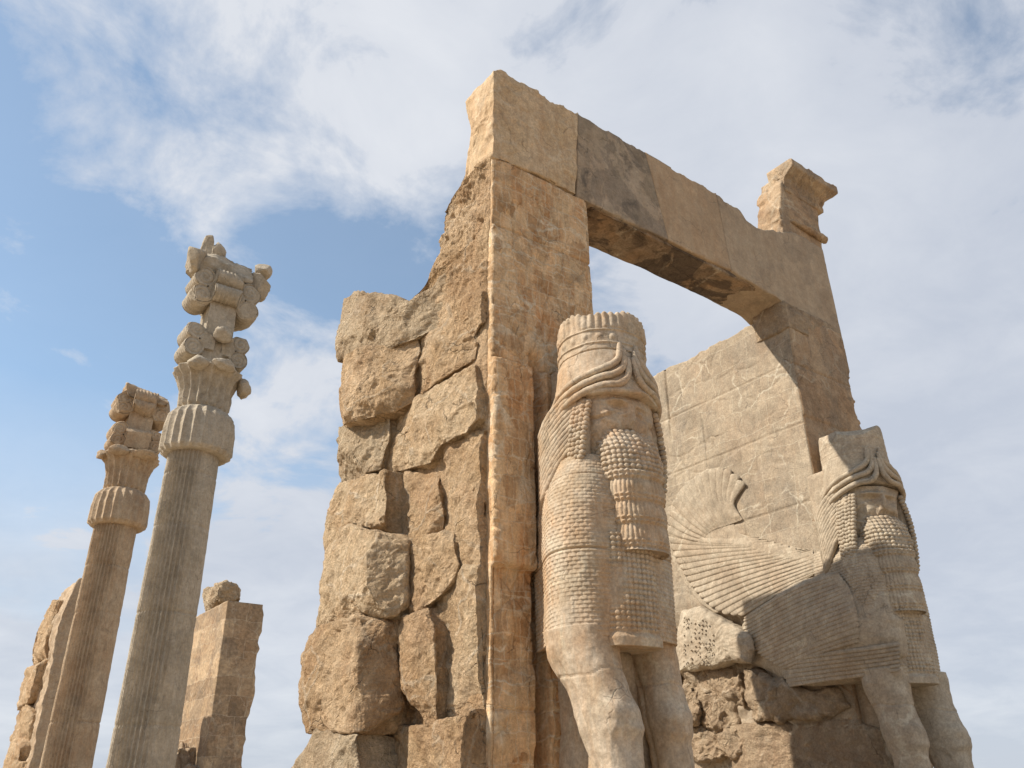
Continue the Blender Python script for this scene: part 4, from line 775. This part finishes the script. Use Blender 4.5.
# ------------------------------------------------------------------ wings and flank of the bulls, carved on the passage walls
WX = 12.40
def ribbons(curves, widths, X0, h=.05, na=26, tiltdir=1, h_fn=None):
    """each feather a raised strip with one high edge; curves are traced outlines put on the wall plane"""
    geo = []
    for c, wd in zip(curves, widths):
        C_ = spline(c, na); T = np.gradient(C_, axis=0); T /= np.maximum(np.linalg.norm(T, axis=1, keepdims=True), 1e-6); Nn = np.c_[-T[:, 1], T[:, 0]]
        e = np.array([-1.0, -1.0, -.92, -.4, .3, .85, 1.0, 1.0]); hv = np.array([-.12, .35, .55, .8, 1.0, 1.0, .65, -.12])
        if tiltdir < 0: e = -e[::-1]*1.0; hv = hv[::-1]; 
        s = np.linspace(0, 1, na); wv = np.interp(s, np.linspace(0, 1, len(wd)), wd)*np.sqrt(np.clip(1-((s-.9)/.1).clip(0, 1)**2*.9, 0, 1))
        pp = C_[:, None]+Nn[:, None]*(e[None]*wv[:, None])[..., None]
        base = X0(pp[..., 0], pp[..., 1]) if callable(X0) else X0
        X = base-h*hv[None]*(.15+.85*sm(s[:, None], 0, .25)); Q = onX(pp[..., 0], pp[..., 1], X)
        er = np.clip(fbm(Q, 2.0, 4, 17)*1.8, -.3, 1); Q[..., 0] += h*.7*np.clip(er, 0, 1)*(hv[None] > 0)+.012*fbm(Q, 5, 3, 2); geo.append(grid(Q))
    return geo
def lerp_curve(tips, roots, mids, n):
    t_ = spline(tips, n); r_ = spline(roots, n); m_ = spline(mids, n) if mids is not None else (t_+r_)/2
    return [np.array([r_[i], m_[i], t_[i]]) for i in range(n)]
def spacing(cs, f=.56):
    ws = []
    for i, c in enumerate(cs):
        o = cs[i+1] if i+1 < len(cs) else cs[i-1]; d = np.linalg.norm(c-o, axis=1); ws.append(np.maximum(d*f, .6))
    return ws
def wing_geo():
    g = []
    # plate under the upper fan
    g.append(pillow([(668, 548), (667, 520), (672, 503), (682, 487), (692, 477), (706, 469), (722, 467), (735, 473), (739, 482), (734, 500), (730, 515), (738, 533), (760, 540), (800, 548), (838, 560), (800, 575), (760, 592), (735, 612), (715, 613), (700, 603), (686, 585), (676, 568)], lambda x, y: WX-.02+0*x, .2, 5, .0, .02, 3, 24, 260, center=(712, 545), vnoise=False))
    A = lerp_curve([(742, 481), (731, 470), (719, 467), (706, 471), (694, 477), (684, 486), (676, 497), (670, 512), (668, 528)], [(741, 520), (736, 522), (730, 524), (724, 526), (718, 528), (713, 530), (708, 533), (705, 537), (703, 541)], [(732, 503), (727, 498), (719, 496), (711, 499), (704, 504), (697, 510), (692, 517), (687, 527), (685, 536)], 14)
    g += ribbons(A, spacing(A, .6), WX-.02, .055, tiltdir=-1)
    B = lerp_curve([(668, 532), (670, 545), (675, 558), (681, 569), (687, 580), (694, 590), (702, 599), (712, 607), (724, 613), (738, 614)], [(752, 541), (765, 543), (778, 546), (791, 549), (803, 552), (812, 552), (818, 558), (820, 563), (818, 568), (812, 573)], [(708, 541), (716, 545), (722, 552), (730, 559), (736, 566), (742, 573), (750, 580), (757, 586), (763, 592), (770, 597)], 17)
    g += ribbons(B, spacing(B, .58), WX-.03, .030, tiltdir=-1)
    return g
wing = wing_geo()
def bulge(x, y): return WX-.10-.30*sm(x, 735, 850)*sm(y, 560, 600)*1.0
def flank_geo():
    g = [pillow([(744, 640), (742, 622), (752, 606), (775, 592), (800, 581), (830, 572), (860, 574), (885, 590), (897, 620), (903, 655), (890, 672), (850, 682), (815, 686), (790, 684), (770, 672), (752, 664)], lambda x, y: WX-.05-.36*sm(x, 750, 860)-.2*np.exp(-((x-838)/46.)**2-((y-628)/38.)**2), .7, 9, .015, .16, 3.5, 44, 280, fine=.012)]
    Cc = lerp_curve([(744, 618), (743, 630), (746, 642), (756, 652), (768, 660), (782, 668)], [(838, 574), (846, 583), (852, 594), (856, 608), (858, 622), (858, 640)], [(792, 590), (796, 602), (800, 615), (806, 628), (812, 640), (820, 652)], 17)
    g += ribbons(Cc, spacing(Cc, .58), lambda x, y: WX-.06-.36*sm(x, 750, 860)+.05*sm(x, 765, 745)-.2*np.exp(-((x-838)/46.)**2-((y-628)/38.)**2), .026, tiltdir=-1)
    # belly band of horizontal rows
    for i in range(7):
        y0 = 652+i*4.2; c = [np.array([(776+i*2, y0+8), (820, y0+3), (866, y0-3), (900, y0-8)])]; g += ribbons(c, [np.array([2.2, 2.3, 2.3])], lambda x, y: WX-.06-.36*sm(x, 750, 860)-.2*np.exp(-((x-838)/46.)**2-((y-628)/38.)**2), .03, tiltdir=1)
    return g
flank = flank_geo()
def hind_geo():
    g = [pillow([(682, 612), (700, 606), (722, 618), (738, 628), (752, 636), (757, 650), (752, 664), (735, 662), (715, 668), (692, 672), (678, 672), (676, 640)], lambda x, y: WX-.22+0*x, .5, 19, .03, .2, 5, 44, 220)]
    rg = np.random.RandomState(3)
    for r in range(12):
        for c in range(9):
            x, y = 684+c*3.6, 618+r*4.4+c*.5
            if y > 668 or rg.rand() < .45: continue
            P = onX(x, y, WX-.23); g.append(blob(P+rg.uniform(-.01, .01, 3), (.017, .018, .017), 7, 8, r+c, .4))
    return g
hind = hind_geo()
CAVE = [([(684, 672), (705, 668), (728, 664), (744, 672), (748, 700), (738, 725), (712, 735), (690, 720)], WX+.03, 61, .16), ([(745, 668), (768, 674), (790, 686), (812, 690), (838, 688), (850, 706), (830, 716), (790, 720), (755, 722), (744, 700)], WX-.12, 62, .10),
        ([(684, 722), (700, 726), (716, 733), (742, 728), (748, 745), (735, 760), (700, 762), (682, 752)], WX-.03, 63, .12), ([(730, 726), (760, 722), (800, 722), (845, 716), (880, 730), (900, 800), (820, 810), (735, 806)], WX-.03, 64, .03),
        ([(682, 700), (688, 686), (698, 690), (702, 706), (696, 724), (686, 726)], WX-.10, 65, .12)]
cave = [pillow(p, (lambda X0: (lambda x, y: X0+0*x))(X0), .6, s_, amp_, .12, 6, 44, 220, fine=.03) for p, X0, s_, amp_ in CAVE]
for st, mir in ((far_b, None), (near_b, 9.93)):
    kw = dict(mirror=mir, orient=(-1, 0, 0))
    mt_ = M_carve2 if mir is None else M_carve
    mk('wing', wing, mt_, st, **kw); mk('hindquarter', hind, mt_, st, **kw)
    if mir is None:
        mk('flank', flank, mt_, st, **kw)
        for cgeo in cave: mk('broken_belly', [cgeo], M_cave, st, **kw)
